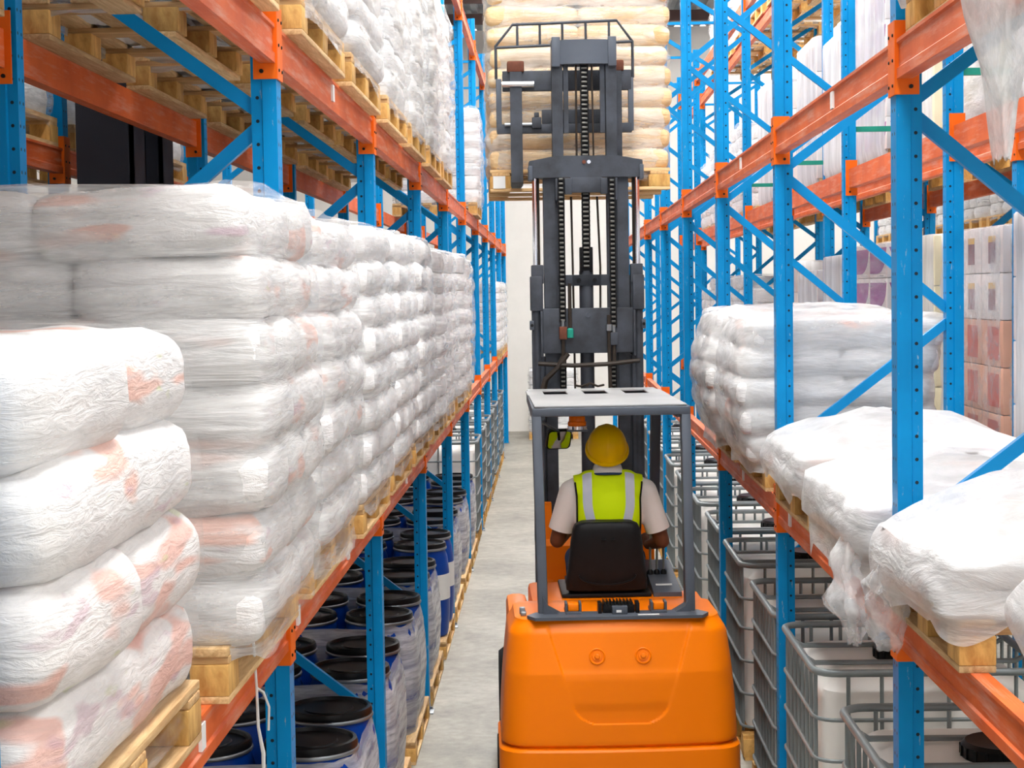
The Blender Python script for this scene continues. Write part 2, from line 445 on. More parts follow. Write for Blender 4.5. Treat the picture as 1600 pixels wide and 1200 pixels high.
SIDEW = {'L': 'left', 'R': 'right'}
def bay_word(k):      # k = -1 is the bay the camera stands beside
    return {-1: 'nearest bay', 9: 'farthest bay'}.get(k, ORD[k + 1] + ' bay from the camera')
def frame(row, k, X, s, short, levels, back=False):
    where = ('outer ' if back else '') + SIDEW[row] + ' rack'
    t = thing('upright_frame', 'blue steel rack frame with diagonal bracing, %s frame of the %s' % (ORD[k + 1] if k < 9 else 'farthest', where),
              'rack frame', (X, Y0 + BAY * k, 0), 0, 'upright frames of the ' + where)
    put('post', shared(('post', s), lambda: post_mesh(s)), t)
    put('post', shared(('post', -s), lambda: post_mesh(-s)), t, (s * DEPTH, 0, 0))
    put('foot_plate', shared('foot', foot_mesh), t, (s * .042, 0, 0))
    put('foot_plate', shared('foot', foot_mesh), t, (s * (DEPTH - .042), 0, 0))
    def brace(a0, z0, a1, z1):
        key = ('brace', s, round(a0, 3), round(z0, 3), round(a1, 3), round(z1, 3))
        me = shared(key, lambda: MB().bar((s * a0, 0, 0), (s * a1, 0, z1 - z0), .032, .045, (0, 1, 0) if z1 == z0 else (0, 0, 1)).mesh('brace', MT['blue_plain'], 0))
        put('brace', me, t, (0, 0, z0))
    fa, ra = .07, DEPTH - .07
    brace(fa, 0.15, ra, 0.15)
    z = 0.16
    front = True
    i = 0
    nodes = [0.10, 0.70, 1.37, 2.04, 2.70, 3.42, 4.06, 4.74, 5.42, 5.98]
    for a, b in zip(nodes[:-1], nodes[1:]):
        if back and b < 1.3: continue
        if i % 2 == 1: brace(fa, a + .03, ra, b - .03)
        else: brace(ra, a + .03, fa, b - .03)
        i += 1
    brace(fa, 6.0, ra, 6.0)
    return t
def beam(row, k, X, s, z, lv, pos, back=False, sticker=None):
    where = ('outer ' if back else '') + SIDEW[row] + ' rack'
    lvw = ('lower', 'middle', 'top')[lv]
    t = thing('shelf_rail', 'orange shelf beam, %s, %s level, %s side, %s' % (where, lvw, pos, bay_word(k)),
              'shelf beam', (X, Y0 + BAY * k, z), 0, 'shelf beams of the %s, %s level' % (where, lvw))
    put('beam_rail', shared(('beam', s), lambda: beam_mesh(s)), t)
    for e in (0, 1):
        put('end_connector', shared(('conn', s, e), lambda: conn_mesh(s, e)), t)
    for yy, w in (sticker or ()):
        o = MB().box(s * -.002, s * .007, yy, yy + w, .040, .106).build('location_label', MT['paper'], t, ang=0)
        tag(o, 'small white paper label on the beam')
    return t
KMAX = 9
for row, X, s in (('L', XL, -1), ('R', XR, 1)):
    for k in range(-1 if row == 'L' else -1, KMAX + 1):
        frame(row, k, X, s, 'n', 3)
    for k in range(-1, KMAX):
        for lv, z in enumerate(LEVELS[row]):
            if lv == 2 and k < 3: continue
            if lv == 1 and k == -2: continue
            stk = {('L', 0, -1): [(1.55, .05)], ('L', 0, 0): [(0.16, .05), (1.6, .05)], ('R', 0, 0): [(2.5, .06), (1.3, .06)],
                   ('L', 1, 0): [(1.4, .05)], ('R', 1, 0): [(1.2, .05)], ('R', 0, 1): [(1.5, .05)], ('L', 0, 1): [(1.5, .05)], ('R', 1, 1): [(1.5, .05)]}.get((row, lv, k))
            beam(row, k, X, s, z, lv, 'aisle', False, stk)
            if k <= 6: beam(row, k, X + s * DEPTH, -s, z, lv, 'inner')
# the outer rows, back to back with these
OXL, OXR = XL - DEPTH - 0.62, XR + DEPTH + 0.26
for row, X, s, ks in (('L', OXL, -1, range(-1, 5)), ('R', OXR, 1, range(0, 9))):
    for k in ks:
        frame(row, k, X, s, 'o', 3, True)
    for k in list(ks)[:-1]:
        for lv, z in enumerate(LEVELS[row]):
            zz = z - (0.12 if row == 'L' and lv == 1 else 0)
            if lv == 2 and (row == 'L' or k < 3): continue
            if row == 'L' and k < 0 and lv == 0: continue
            beam(row, k, X, s, zz, lv, 'facing', True)
            if row == 'R' and k < 4: beam(row, k, X + s * DEPTH, -s, zz, lv, 'far', True)

# ------------------------------------------------------------------ pallets
def pallet_parts(dx, dy):
    h = []
    hx, hy = dx / 2, dy / 2
    for a in (-hx + .05, 0, hx - .05):
        h.append(('bottom_board', 'wood', (a - .05, a + .05, -hy, hy, 0, .02)))
        for b in (-hy + .07, 0, hy - .07):
            h.append(('block', 'block', (a - .05 if a else -.06, a + .05 if a else .06, b - .07, b + .07, .02, .10)))
    for b in (-hy + .07, 0, hy - .07):
        h.append(('stringer_board', 'woodx', (-hx, hx, b - .06, b + .06, .10, .12)))
    n = 6
    for i in range(n):
        a = -hx + .05 + (dx - .1) * i / (n - 1)
        h.append(('deck_board', 'wood', (a - .048, a + .048, -hy, hy, .12, .142)))
    return h
PAL_H = 0.142
def pallet(label, cat_group, x, y, z, dx=.95, dy=1.2, detail=True, rz=0.0):
    parts = pallet_parts(dx, dy)
    if not detail:
        def mk():
            mb = MB(); mats = ['wood', 'woodx', 'block']
            for _, mt, b in parts: mb.box(*b, mi=mats.index(mt))
            return mb.mesh('pallet', [MT[q] for q in mats], 0)
        o = put('pallet', shared(('palf', dx, dy), mk), None, (x, y, z), rz)
        return tag(o, label, 'pallet', cat_group)
    t = thing('pallet', label, 'pallet', (x, y, z), rz, cat_group)
    for i, (nm, mt, b) in enumerate(parts):
        cx, cy, cz = (b[0] + b[1]) / 2, (b[2] + b[3]) / 2, (b[4] + b[5]) / 2
        d = (round(b[1] - b[0], 3), round(b[3] - b[2], 3), round(b[5] - b[4], 3))
        me = shared(('pb', nm, d), lambda: MB().box(-d[0] / 2, d[0] / 2, -d[1] / 2, d[1] / 2, -d[2] / 2, d[2] / 2, .004).mesh(nm, MT[mt], 30))
        put(nm, me, t, (cx, cy, cz))
    return t

# ------------------------------------------------------------------ sacks and loads
def sack_mesh(lx, ly, lz, seed, mat, res=(13, 10, 6), rnd=0.70):
    bm = bmesh.new()
    bmesh.ops.create_cube(bm, size=2.0)
    def cut(axis, n):
        es = [e for e in bm.edges if abs((e.verts[0].co - e.verts[1].co).normalized()[axis]) > .9]
        bmesh.ops.subdivide_edges(bm, edges=es, cuts=n, use_grid_fill=True)
    for ax, n in zip((0, 1, 2), res): cut(ax, n)
    hx, hy, hz = lx / 2, ly / 2, lz / 2
    r = hz * rnd
    o = Vector((seed * 7.3, seed * 3.1, seed * 5.7))
    for v in bm.verts:
        p = Vector((v.co.x * hx, v.co.y * hy, v.co.z * hz))
        q = Vector((max(-hx + r, min(hx - r, p.x)), max(-hy + r, min(hy - r, p.y)), max(-hz + r, min(hz - r, p.z))))
        d = p - q
        if d.length > 1e-6:
            m = max(abs(d.x), abs(d.y), abs(d.z)); d = d.normalized() * m
        p = q + d
        u, w = p.x / hx, p.y / hy
        corner = (abs(u) * abs(w)) ** 3
        p.z *= 1.0 - 0.22 * corner
        edge = 1 - 0.035 * (1 - w * w) * abs(u) ** 4
        p.x *= 0.985 + 0.035 * (w * w); p.y *= 0.98 + 0.035 * (u * u)
        nz = noise.noise(p * 5 + o) * .012 + noise.noise(Vector((p.x * 11, p.y * 11, p.z * 26)) + o) * .007
        dn = Vector((p.x / hx ** 2 * .15, p.y / hy ** 2 * .15, p.z / hz ** 2)).normalized()
        p += dn * nz
        v.co = p
    mb = MB(); bm.verts.index_update()
    mb.v = [v.co[:] for v in bm.verts]; mb.f = [[v.index for v in f.verts] for f in bm.faces]; mb.mi = [0] * len(mb.f)
    bm.free()
    me = mb.mesh('sack', MT[mat], 0, False); me.shade_smooth()
    return me
def layers_of(dx, dy, nl, lh, even, top_even=True):
    out = []
    for l in range(nl):
        z = lh * (l + .5)
        if even == 'long' and l % 2 == nl % 2:
            out += [(a * dx / 4, 0, z, dx / 2, dy) for a in (-1, 1)]
        elif even == 'long' or (l % 2 == 0) == even:
            for a in (-1, 1):
                for b in (-1, 1):
                    out.append((a * dx / 4, b * dy / 4, z, dx / 2, dy / 2))
        else:
            fx = dx * .58
            for b in (-1, 0, 1): out.append((-1, b * dy / 3, z, fx, dy / 3))
            for b in (-1, 1): out.append((1, b * dy / 4, z, dx - fx, dy / 2))
    return out
def sack_set(t, dx, dy, nl, lh, face, mat, seed, even=True, name='sack', jit=.012, hide_back=True, bulge=0.0, low=None):
    rr = random.Random(seed)
    for (x, y, z, lx, ly) in layers_of(dx, dy, nl, lh, even):
        if abs(x) == 1:      # row of sack ends toward the aisle, long sacks behind
            x = face * (dx / 2 - lx / 2) if x == -1 else -face * (dx / 2 - lx / 2)
        inner = x * face < 0
        v = rr.randrange(4)
        mt = low if low and z < nl * lh * .55 else mat
        me = shared(('sack', mt, round(lx, 2), round(ly, 2), round(lh, 3), v), lambda: sack_mesh(lx * .995, ly * .995, lh * 1.12, v + rr.random(), mt))
        o = put(name, me, t, (x + rr.uniform(-1, 1) * jit + face * bulge * math.sin(PI * z / (nl * lh)), y + rr.uniform(-1, 1) * jit, z))
        o.rotation_euler = (rr.uniform(-.03, .03), rr.uniform(-.03, .03), rr.uniform(-.035, .035) + (PI if rr.random() < .5 else 0))
def film_mesh(dx, dy, h, lh, mat, seed, drop=.06, off=.02, amp=.012, top=True, nz=None, dome=0.05, bulge=0.0, face=1, rag=0.02, layered=True, soft=False, tilt=0.0):
    nu = 104
    nl = max(1, round(h / lh))
    nz = nz or max(10, nl * 6)
    o = Vector((seed * 4.7, seed * 1.9, seed * 8.3))
    hx, hy = dx / 2 + off, dy / 2 + off
    rc = 0.09
    per = []
    for i in range(nu):
        a = 2 * PI * i / nu
        c, s_ = math.cos(a), math.sin(a)
        e = 0.20
        per.append((math.copysign(abs(c) ** e, c), math.copysign(abs(s_) ** e, s_)))
    rows = []
    for j in range(nz + 1):
        z = -drop + (h + drop) * j / nz
        row = []
        for i, (a, b) in enumerate(per):
            w = 0.0
            if layered and z > 0: w = -.016 * (1 - abs(math.sin(PI * z / lh)) ** .6)
            p = Vector((a * hx, b * hy, z))
            nzv = noise.noise(Vector((p.x * 3, p.y * 3, p.z * 7)) + o) * amp + noise.noise(p * 14 + o) * amp * .45
            zz = z
            if j == 0: zz += noise.noise(Vector((p.x * 6, p.y * 6, 3)) + o) * rag * 2.2
            if z < .06: zz -= tilt * max(0, b) * (1 - max(0, z) / .06)
            k = 1.0 - (0.035 if z < 0 else 0)
            row.append((a * (hx * k + w + nzv) + face * bulge * max(0, math.sin(PI * max(0, z) / h)), b * (hy * k + w + nzv), zz))
        rows.append(row)
    if top:
        prof = ((.98, .06), (.93, .20), (.82, .42), (.66, .68), (.46, .88), (.24, .98), (.04, 1.0)) if soft else ((.97, .35), (.90, .62), (.75, .85), (.5, 1.0), (.25, 1.0), (.04, 1.0))
        for q, (sc, up) in enumerate(prof):
            row = []
            for a, b in per:
                p = Vector((a * hx * sc, b * hy * sc, h))
                z = h + dome * up + noise.noise(Vector((p.x * 4, p.y * 4, 1)) + o) * amp * 2 + noise.noise(p * 12 + o) * amp * .8
                row.append((p.x, p.y, z))
            rows.append(row)
    mb = MB().grid(rows, closeu=True)
    me = mb.mesh('stretch_wrap', MT[mat], 0, False); me.shade_smooth()
    return me
def far_stack_mesh(dx, dy, nl, lh, mat, seed):
    rr = random.Random(seed); mb = MB()
    for (x, y, z, lx, ly) in layers_of(dx, dy, nl, lh, True):
        if abs(x) == 1: x = -(dx / 2 - lx / 2) if x == -1 else dx / 2 - lx / 2
        nu, rows = 12, []
        for jj, (rz, rs) in enumerate(((-.5, .80), (-.42, .95), (0, 1.0), (.42, .95), (.5, .80))):
            row = []
            for i in range(nu):
                a = 2 * PI * (i + .5) / nu
                c, s_ = math.cos(a), math.sin(a)
                row.append((x + math.copysign(abs(c) ** .4, c) * lx / 2 * rs + rr.uniform(-.006, .006), y + math.copysign(abs(s_) ** .4, s_) * ly / 2 * rs, z + rz * lh * 1.08))
            rows.append(row)
        b = len(mb.v)
        mb.grid(rows, closeu=True)
        mb.f.append(tuple(b + k for k in range(nu))[::-1]); mb.mi.append(0)
        mb.f.append(tuple(b + 4 * nu + k for k in range(nu))); mb.mi.append(0)
    return mb.mesh('wrapped_sack_load', MT[mat], 50)
def load(label, group, x, y, z, dx, dy, nl, lh, face=1, mat='sack', detail=True, film='film', seed=1, even=True, drop=.06, rz=0.0, bulge=0.0,
         dome=.03, amp=.012, off=.02, name='wrapped_sack_load', layered=True, low=None):
    h = nl * lh
    if detail:
        t = thing(name, label, 'sack load', (x, y, z), rz, group)
        sack_set(t, dx, dy, nl, lh, face, mat, seed, even, bulge=bulge, low=low)
    else:
        v = seed % 3
        me = shared(('far', mat, round(dx, 2), round(dy, 2), nl, round(lh, 3), v), lambda: far_stack_mesh(dx, dy, nl, lh, mat, v))
        t = tag(put(name, me, None, (x, y, z), rz), label, 'sack load', group)
    if film:
        key = ('film', film, round(dx, 2), round(dy, 2), nl, round(lh, 3), seed % 5 if not detail else seed, drop, bulge, face)
        me = shared(key, lambda: film_mesh(dx, dy, h, lh, film, seed % 17 + 1, drop, off, amp, True, None, dome, bulge, face, layered=layered))
        put('stretch_wrap', me, t)
    return t
ZL0 = LEVELS['L'][0] + BH; ZL1 = LEVELS['L'][1] + BH
ZR0 = LEVELS['R'][0] + BH; ZR1 = LEVELS['R'][1] + BH
LY = []      # pallet centres along the left rack
for k in range(-1, 9):
    LY += [Y0 + BAY * k + .78, Y0 + BAY * k + 2.22]
LY[0], LY[1] = 3.36, 4.90

def stack_word(i): return ORD[i]
# ---- left rack, lower level: tall shrink-wrapped sack stacks
faces = [-.845, -.765, -.80, -.80, -.815, -.81, -.80, -.82, -.80, -.82]
for i in range(10):
    y = LY[i]; det = i < 6
    xc = faces[i] - .475
    if i == 0: lab = 'low shrink-wrapped stack of big white sacks at the left edge, nearest the camera'
    elif i == 1: lab = 'tall shrink-wrapped stack of white sacks right behind the low nearest stack on the left'
    else: lab = 'tall shrink-wrapped white sack stack, %s from the camera on the left lower shelf' % stack_word(i)
    nl, lh = (4, .203) if i == 0 else (7, .166) if i in (1, 2) else (8, .149 + .002 * (i % 3))
    dy = [1.24, 1.16, 1.16, 1.2, 1.14, 1.16, 1.18, 1.14, 1.18, 1.16][i]
    pallet('pine pallet under the %s sack stack from the camera, left lower shelf' % stack_word(i), 'pallets on the left lower shelf',
           -.835 - .475 + (.02 if i == 3 else 0), y, ZL0, detail=det)
    load(lab, 'sack stacks on the left lower shelf', xc, y, ZL0 + PAL_H, .95, dy, nl, lh, 1, 'sackp' if i < 3 else 'sack', det, 'film_thin' if i == 0 else 'film_stack', seed=i + 3, low='sackq' if i == 0 else None,
         even='long' if i == 0 else i % 2 == 0, drop=.09 if i in (0, 2) else .05, bulge=.03)
for i in (16, 17, 18):
    pallet('distant pine pallet, left lower shelf, under the %s of three far sack stacks' % ('nearest' if i == 16 else 'middle' if i == 17 else 'last'), 'pallets on the left lower shelf', -1.31, LY[i], ZL0, detail=False)
    load('distant wrapped white sack stack, left lower shelf, %s of the three beyond the empty bays' % ('nearest' if i == 16 else 'middle' if i == 17 else 'last'),
         'sack stacks on the left lower shelf', -1.30, LY[i], ZL0 + PAL_H, .95, 1.16, 7, .15, 1, 'sack', False, 'film', seed=i)
# ---- left rack, middle level: loads seen from below
for i in list(range(0, 8)) + [11]:
    y = LY[i] if i > 1 else (3.30, 4.72)[i]
    det = i in (1, 2, 3)
    w = stack_word(i) if i < 8 else 'farthest'
    pallet('pine pallet overhead on the left middle shelf, %s from the camera' % w, 'pallets on the left middle shelf', -1.30, y, ZL1, detail=i < 5)
    load('wrapped white sack stack high on the left middle shelf, %s from the camera' % w, 'sack stacks on the left middle shelf',
         -1.29, y, ZL1 + PAL_H, .95, 1.16, 8 if i < 8 else 7, .15, 1, 'sack', det, 'film_stack', seed=i + 31, even=(i % 2 == 1), bulge=.02)
# ---- outer left rack, seen between the shelves
for i, (y, lv) in enumerate(((6.4, 0), (7.9, 0), (9.4, 0), (10.9, 0), (6.4, 1), (7.9, 1), (9.4, 1), (10.9, 1))):
    z = LEVELS['L'][lv] + BH - (.12 if lv else 0)
    lw = ('lower', 'middle')[lv]
    pallet('pallet on the outer left rack, %s level, %s from the camera' % (lw, ORD[i % 4]), 'pallets on the outer left rack', OXL - .48, y, z, detail=False)
    load('white sack stack on the outer left rack, %s level, %s from the camera' % (lw, ORD[i % 4]), 'sack stacks on the outer left rack',
         OXL - .48, y, z + PAL_H, .95, 1.16, 8 if not lv else 6, .15, 1, 'sack', False, 'film', seed=i + 50)

# ---- right rack, lower level
def cover_mesh(dx, dy, h, seed, drop, amp, dome, tilt=0.0):
    return film_mesh(dx, dy, h, h, 'film_dense', seed, drop, .045, amp, True, 12, dome, .02, -1, .05, False, True, tilt)
def sheeted(label, x, y, dx, dy, nl, lh, seed, drop, amp, dome, tilt=0.0):
    t = thing('sheeted_sack_load', label, 'sack load', (x, y, ZR0 + PAL_H), 0, 'sheet-covered loads on the right lower shelf')
    sack_set(t, dx, dy, nl, lh, -1, 'sackp', seed, True, bulge=.02)
    if dome > .08:
        for yy in (-.16, .17): put('sack', shared(('topsack', round(lh, 3)), lambda: sack_mesh(.55, .30, .11, 3.3, 'sackp')), t, (.02, yy * dy, nl * lh + .045))
    put('plastic_sheet', cover_mesh(dx, dy, nl * lh, seed, drop, amp, dome, tilt), t)
    return t
def film_tail(t, pts, w, seed, mat='film_clear', name='film_tail'):
    """a gathered rag of loose film hanging along a path"""
    rows = []
    o = Vector((seed, seed * 2.2, 0))
    pts = [Vector(p) for p in pts]
    nu = 26
    seg = []
    for a, b in zip(pts[:-1], pts[1:]):
        for q in range(7): seg.append(a.lerp(b, q / 7))
    seg.append(pts[-1])
    for j, p in enumerate(seg):
        f = j / (len(seg) - 1)
        row = []
        for i in range(nu):
            a = 2 * PI * i / nu
            ww = w(f) * (1 + .45 * noise.noise(Vector((math.cos(a) * 1.6, math.sin(a) * 1.6, f * 4)) + o))
            row.append((p.x + math.cos(a) * ww * .6 + noise.noise(Vector((f * 6, i * .3, 2)) + o) * ww * .4,
                        p.y + math.sin(a) * ww, p.z + noise.noise(Vector((i * .8, f * 3, 5)) + o) * .03))
        rows.append(row)
    mb = MB().grid(rows, closeu=True)
    me = mb.mesh(name, MT[mat], 0, False); me.shade_smooth()
    return put(name, me, t)
PALR = 'pallets on the right lower shelf'
px = 1.075 + .475
pallet('pine pallet at the right edge of the photo, nearest on the right lower shelf', PALR, 1.60, 3.62, ZR0, .95, .86)
t = sheeted('low white sheet-covered load, nearest on the right lower shelf', 1.60, 3.60, .95, .84, 2, .12, 5, .05, .03, .03)
pallet('pine pallet under the near low sheeted load at the right edge', PALR, px, 5.06, ZR0, .95, .92)
t = sheeted('low load under crumpled white plastic sheet, in front of the near right post', px - .01, 5.04, .98, .86, 2, .075, 21, .02, .02, .19, .10)
film_tail(t, [(-.50, .20, .1), (-.53, .28, -.06), (-.52, .26, -.22)], lambda f: .05 + .05 * math.sin(PI * f), 4)
pallet('pine pallet just behind the near right post, under a crumpled sheet', PALR, px, 6.36, ZR0, .95, 1.18)
t = sheeted('low sheeted load just behind the near right post, film rag hanging over the beam', px - .02, 6.34, 1.0, 1.20, 2, .085, 33, .10, .026, .12)
film_tail(t, [(-.50, -.44, .12), (-.55, -.50, -.05), (-.54, -.56, -.20), (-.53, -.56, -.30)], lambda f: .035 + .06 * math.sin(PI * min(1, f * 1.1)), 9)
pallet('pine pallet under the smooth sheeted load left of the near right post', PALR, px, 7.82, ZR0, .95, 1.2)
sheeted('smooth white sheeted load, left of the near right post, low and wide', px, 7.84, .98, 1.22, 2, .09, 47, .0, .018, .15)
pallet('pine pallet under the tallest sack stack on the right lower shelf', PALR, px, 9.42, ZR0)
load('tall bulging wrapped white sack stack on the right lower shelf, beyond the sheeted loads', 'tall sack stacks on the right lower shelf',
     px - .03, 9.46, ZR0 + PAL_H, 1.0, 1.24, 5, .147, -1, 'sackp', True, 'film_soft', seed=61, even=False, bulge=.07, dome=.03, amp=.02, off=.03)
pallet('pine pallet behind the tallest sack stack on the right lower shelf', PALR, px, 10.92, ZR0)
load('wrapped white sack stack tucked behind the tallest one on the right lower shelf', 'tall sack stacks on the right lower shelf',
     px - .05, 10.9, ZR0 + PAL_H, 1.0, 1.2, 5, .149, -1, 'sackp', True, 'film_soft', seed=66, even=True, bulge=.08, dome=.05, amp=.02, off=.03)
# ---- right rack, middle level
pallet('pallet end overhead on the right middle shelf above the near post', 'pallets on the right middle shelf', 1.60, 5.04, ZR1, .95, .96)
t = sheeted('sheeted load overhead at the top right corner', 1.60, 5.02, .95, .94, 3, .15, 71, .04, .02, .03)
t.location.z = ZR1 + PAL_H; t['group'] = 'loads on the right middle shelf'; t['label'] = 'sheeted sack load overhead on the right middle shelf, above the near post'
rag = thing('hanging_plastic_sheet', 'torn translucent plastic sheet hanging down over the beam at the top right', 'plastic sheet', (1.10, 4.02, 4.30))
film_tail(rag, [(.03, 0, .55), (.0, 0, .1), (-.04, 0, -.28), (-.05, .02, -.62), (-.05, .02, -.86), (-.04, .06, -1.16)], lambda f: (.09 if f < .35 else .09 + .08 * (f - .35) / .3 if f < .65 else .17 - .145 * (f - .65) / .35), 15, 'film_rag', 'sheet')

# ---- outer right rack: cartons and wrapped loads
def carton_mesh(lx, ly, lz, kind):
    mb = MB().box(-lx / 2, lx / 2, -ly / 2, ly / 2, -lz / 2, lz / 2, .006)
    X = -lx / 2 - .0015
    def panel(y0, y1, z0, z1, mi):
        mb.box(X, X + .004, y0, y1, z0, z1, mi=mi)
        mb.box(y0 * lx / ly, y1 * lx / ly, -ly / 2 - .0015, -ly / 2 + .002, z0, z1, mi=mi)
    if kind == 'window':
        w, h = ly * .16, lz * .30
        panel(-w, w, -h, h * .55, 1); panel(-w, w, h * .55, h, 2)
        mats = [MT['carton'], MT['maroon'], MT['ochre']]
    elif kind == 'purple':
        r = .07
        pts = [(ly / 2 - .02, -lz / 2 + .03), (ly / 2 - .02, lz / 2 - .03), (-ly / 2 + .02, lz / 2 - .03)]
        pts += [(-ly / 2 + .02 + (ly * .5) * (1 - math.cos(a)), lz / 2 - .03 - (lz - .06) * math.sin(a)) for a in np.linspace(0.5, PI / 2, 8)]
        mb.prism(pts, X, X + .004, 'x', 1)
        mb.prism([(p * lx / ly, q) for p, q in pts], -ly / 2 - .0015, -ly / 2 + .002, 'y', 1)
        mats = [MT['carton'], MT['purple']]
    elif kind == 'peach':
        panel(-ly * .32, ly * .2, -lz * .36, lz * .36, 1)
        mats = [MT['carton_red'], MT['redp']]
    elif kind == 'yellow':
        mats = [MT['carton_yellow']]
    else:
        mats = [MT['carton']]
    return mb.mesh('carton', mats, 30)
def carton_load(label, x, y, z, dx, dy, h, ny, nz, kind, film='film', seed=1, group='carton loads on the outer right rack'):
    t = thing('wrapped_carton_load', label, 'carton load', (x, y, z), 0, group)
    lx, ly, lz = dx / 2, dy / ny, h / nz
    kinds = kind if isinstance(kind, (list, tuple)) else [kind] * nz
    for a in range(nz):
        for b in range(ny):
            for c in (0, 1):
                me = shared(('carton', round(lx, 3), round(ly, 3), round(lz, 3), kinds[a]), lambda: carton_mesh(lx * .985, ly * .985, lz * .985, kinds[a]))
                if c == 1 and 0 < b < ny - 1: continue
                put('carton', me, t, (-dx / 4 + c * dx / 2, -dy / 2 + ly * (b + .5), lz * (a + .5)))
    if film:
        put('stretch_wrap', film_mesh(dx, dy, h, h, film, seed, .05, .015, .006, True, 14, .01, 0, 1, .02, False), t)
    return t
ZOL = [LEVELS['R'][i] + BH for i in range(3)]
xo = OXR + .44
OL = [  # y, depth, height, kind, film, label
    (7.92, 1.20, 1.25, ['plain'] * 4, 'film_tall', 'plain white carton stack at the right edge, outer right rack lower shelf'),
    (9.36, 1.30, 1.20, ['peach', 'peach', 'peach', 'window', 'window'], 'film_clear', 'stack of peach cartons under pale cartons with maroon panels, outer right rack'),
    (10.75, 1.00, 1.20, ['yellow'] * 4, 'film_tall', 'hazy wrapped pale yellow carton stack on the outer right rack lower shelf'),
    (12.35, 1.30, 1.20, ['purple'] * 5, 'film', 'carton stack with purple printed panels on the outer right rack lower shelf'),
    (13.85, 1.20, 1.15, ['plain'] * 4, 'film_tall', 'white wrapped carton stack behind the purple ones, outer right rack'),
    (15.35, 1.20, 1.05, ['window'] * 4, 'film_tall', 'wrapped window-print carton stack, sixth on the outer right rack lower shelf'),
    (16.85, 1.20, 1.15, ['plain'] * 4, 'film_tall', 'white wrapped carton stack, seventh on the outer right rack lower shelf'),
]
for i, (y, dy, h, kind, fl, lab) in enumerate(OL):
    pallet('pallet on the outer right rack lower shelf, %s from the camera' % ORD[i], 'pallets on the outer right rack', OXR + .46, y, ZOL[0], .95, 1.2, detail=False)
    carton_load(lab, xo, y, ZOL[0] + PAL_H, .95, dy, h, 3 if kind[0] != 'purple' else 2, len(kind), kind, fl, 80 + i)
OU = [
    (7.92, 1.2, 1.25, ['plain'] * 4, 'film_tall', 'white wrapped load at the right edge, outer right rack middle shelf'),
    (9.30, 1.15, 1.22, ['yellow'] * 4, 'film_dense', 'blue-white sheeted load below the hanging rag, outer right rack middle shelf'),
    (10.85, 1.2, 1.2, ['yellow'] * 4, 'film_tall', 'pale yellow wrapped load beside the near post, outer right rack middle shelf'),
    (12.32, 1.25, 1.3, ['purple'] * 6, 'film_tall', 'tall wrapped load with purple print showing, outer right rack middle shelf'),
    (13.82, 1.2, 1.05, ['plain'] * 4, 'film_tall', 'tall white wrapped load, fifth on the outer right rack middle shelf'),
    (15.32, 1.2, 1.2, ['window'] * 4, 'film_tall', 'tall white wrapped load, sixth on the outer right rack middle shelf'),
    (16.85, 1.2, 1.0, ['plain'] * 4, 'film_tall', 'tall white wrapped load, seventh on the outer right rack middle shelf'),
    (18.32, 1.2, 1.2, ['plain'] * 4, 'film_tall', 'tall white wrapped load, eighth on the outer right rack middle shelf'),
]
for i, (y, dy, h, kind, fl, lab) in enumerate(OU):
    pallet('pallet on the outer right rack middle shelf, %s from the camera' % ORD[i], 'pallets on the outer right rack', OXR + .46, y, ZOL[1], .95, 1.2, detail=False)
    carton_load(lab, xo, y, ZOL[1] + PAL_H, .95, dy, h, 3, len(kind), kind, fl, 100 + i)
for i, y in enumerate((16.0, 17.6, 19.2, 20.8, 22.4, 24.0)):
    pallet('pallet on the outer right rack top shelf, %s from the camera' % ORD[i], 'pallets on the outer right rack', OXR + .46, y, ZOL[2], .95, 1.2, detail=False)
    load('white sack stack up on the outer right rack top shelf, %s from the camera' % ORD[i], 'sack stacks on the outer right rack', xo, y, ZOL[2] + PAL_H, .95, 1.16, 5, .15, -1, 'sack', False, 'film', seed=120 + i)
for lv in (0, 1):
    for i, y in enumerate((19.6, 21.3, 22.8, 24.3, 25.8)):
        if lv and i == 0: y = 19.9
        pallet('far pallet on the outer right rack %s shelf, %s beyond the cartons' % (('lower', 'middle')[lv], ORD[i]), 'pallets on the outer right rack', OXR + .46, y, ZOL[lv], .95, 1.2, detail=False)
        load('far white sack stack on the outer right rack %s shelf, %s beyond the cartons' % (('lower', 'middle')[lv], ORD[i]), 'sack stacks on the outer right rack',
             xo, y, ZOL[lv] + PAL_H, .95, 1.16, 6 + i % 2, .15, -1, 'sack', False, 'film', seed=130 + i + 10 * lv)
# green spacers tying the right rack to the outer row behind it
for k in range(0, 5):
    o = tag(MB().bar((0, 0, 0), (OXR - XR - DEPTH, 0, 0), .03, .035).build('row_spacer', MT['green'], None, (XR + DEPTH, Y0 + BAY * k, 3.90), ang=0),
        'short green spacer bar between right rack and outer rack, %s from the camera' % ORD[k], 'spacer bar', 'spacers behind the right rack')
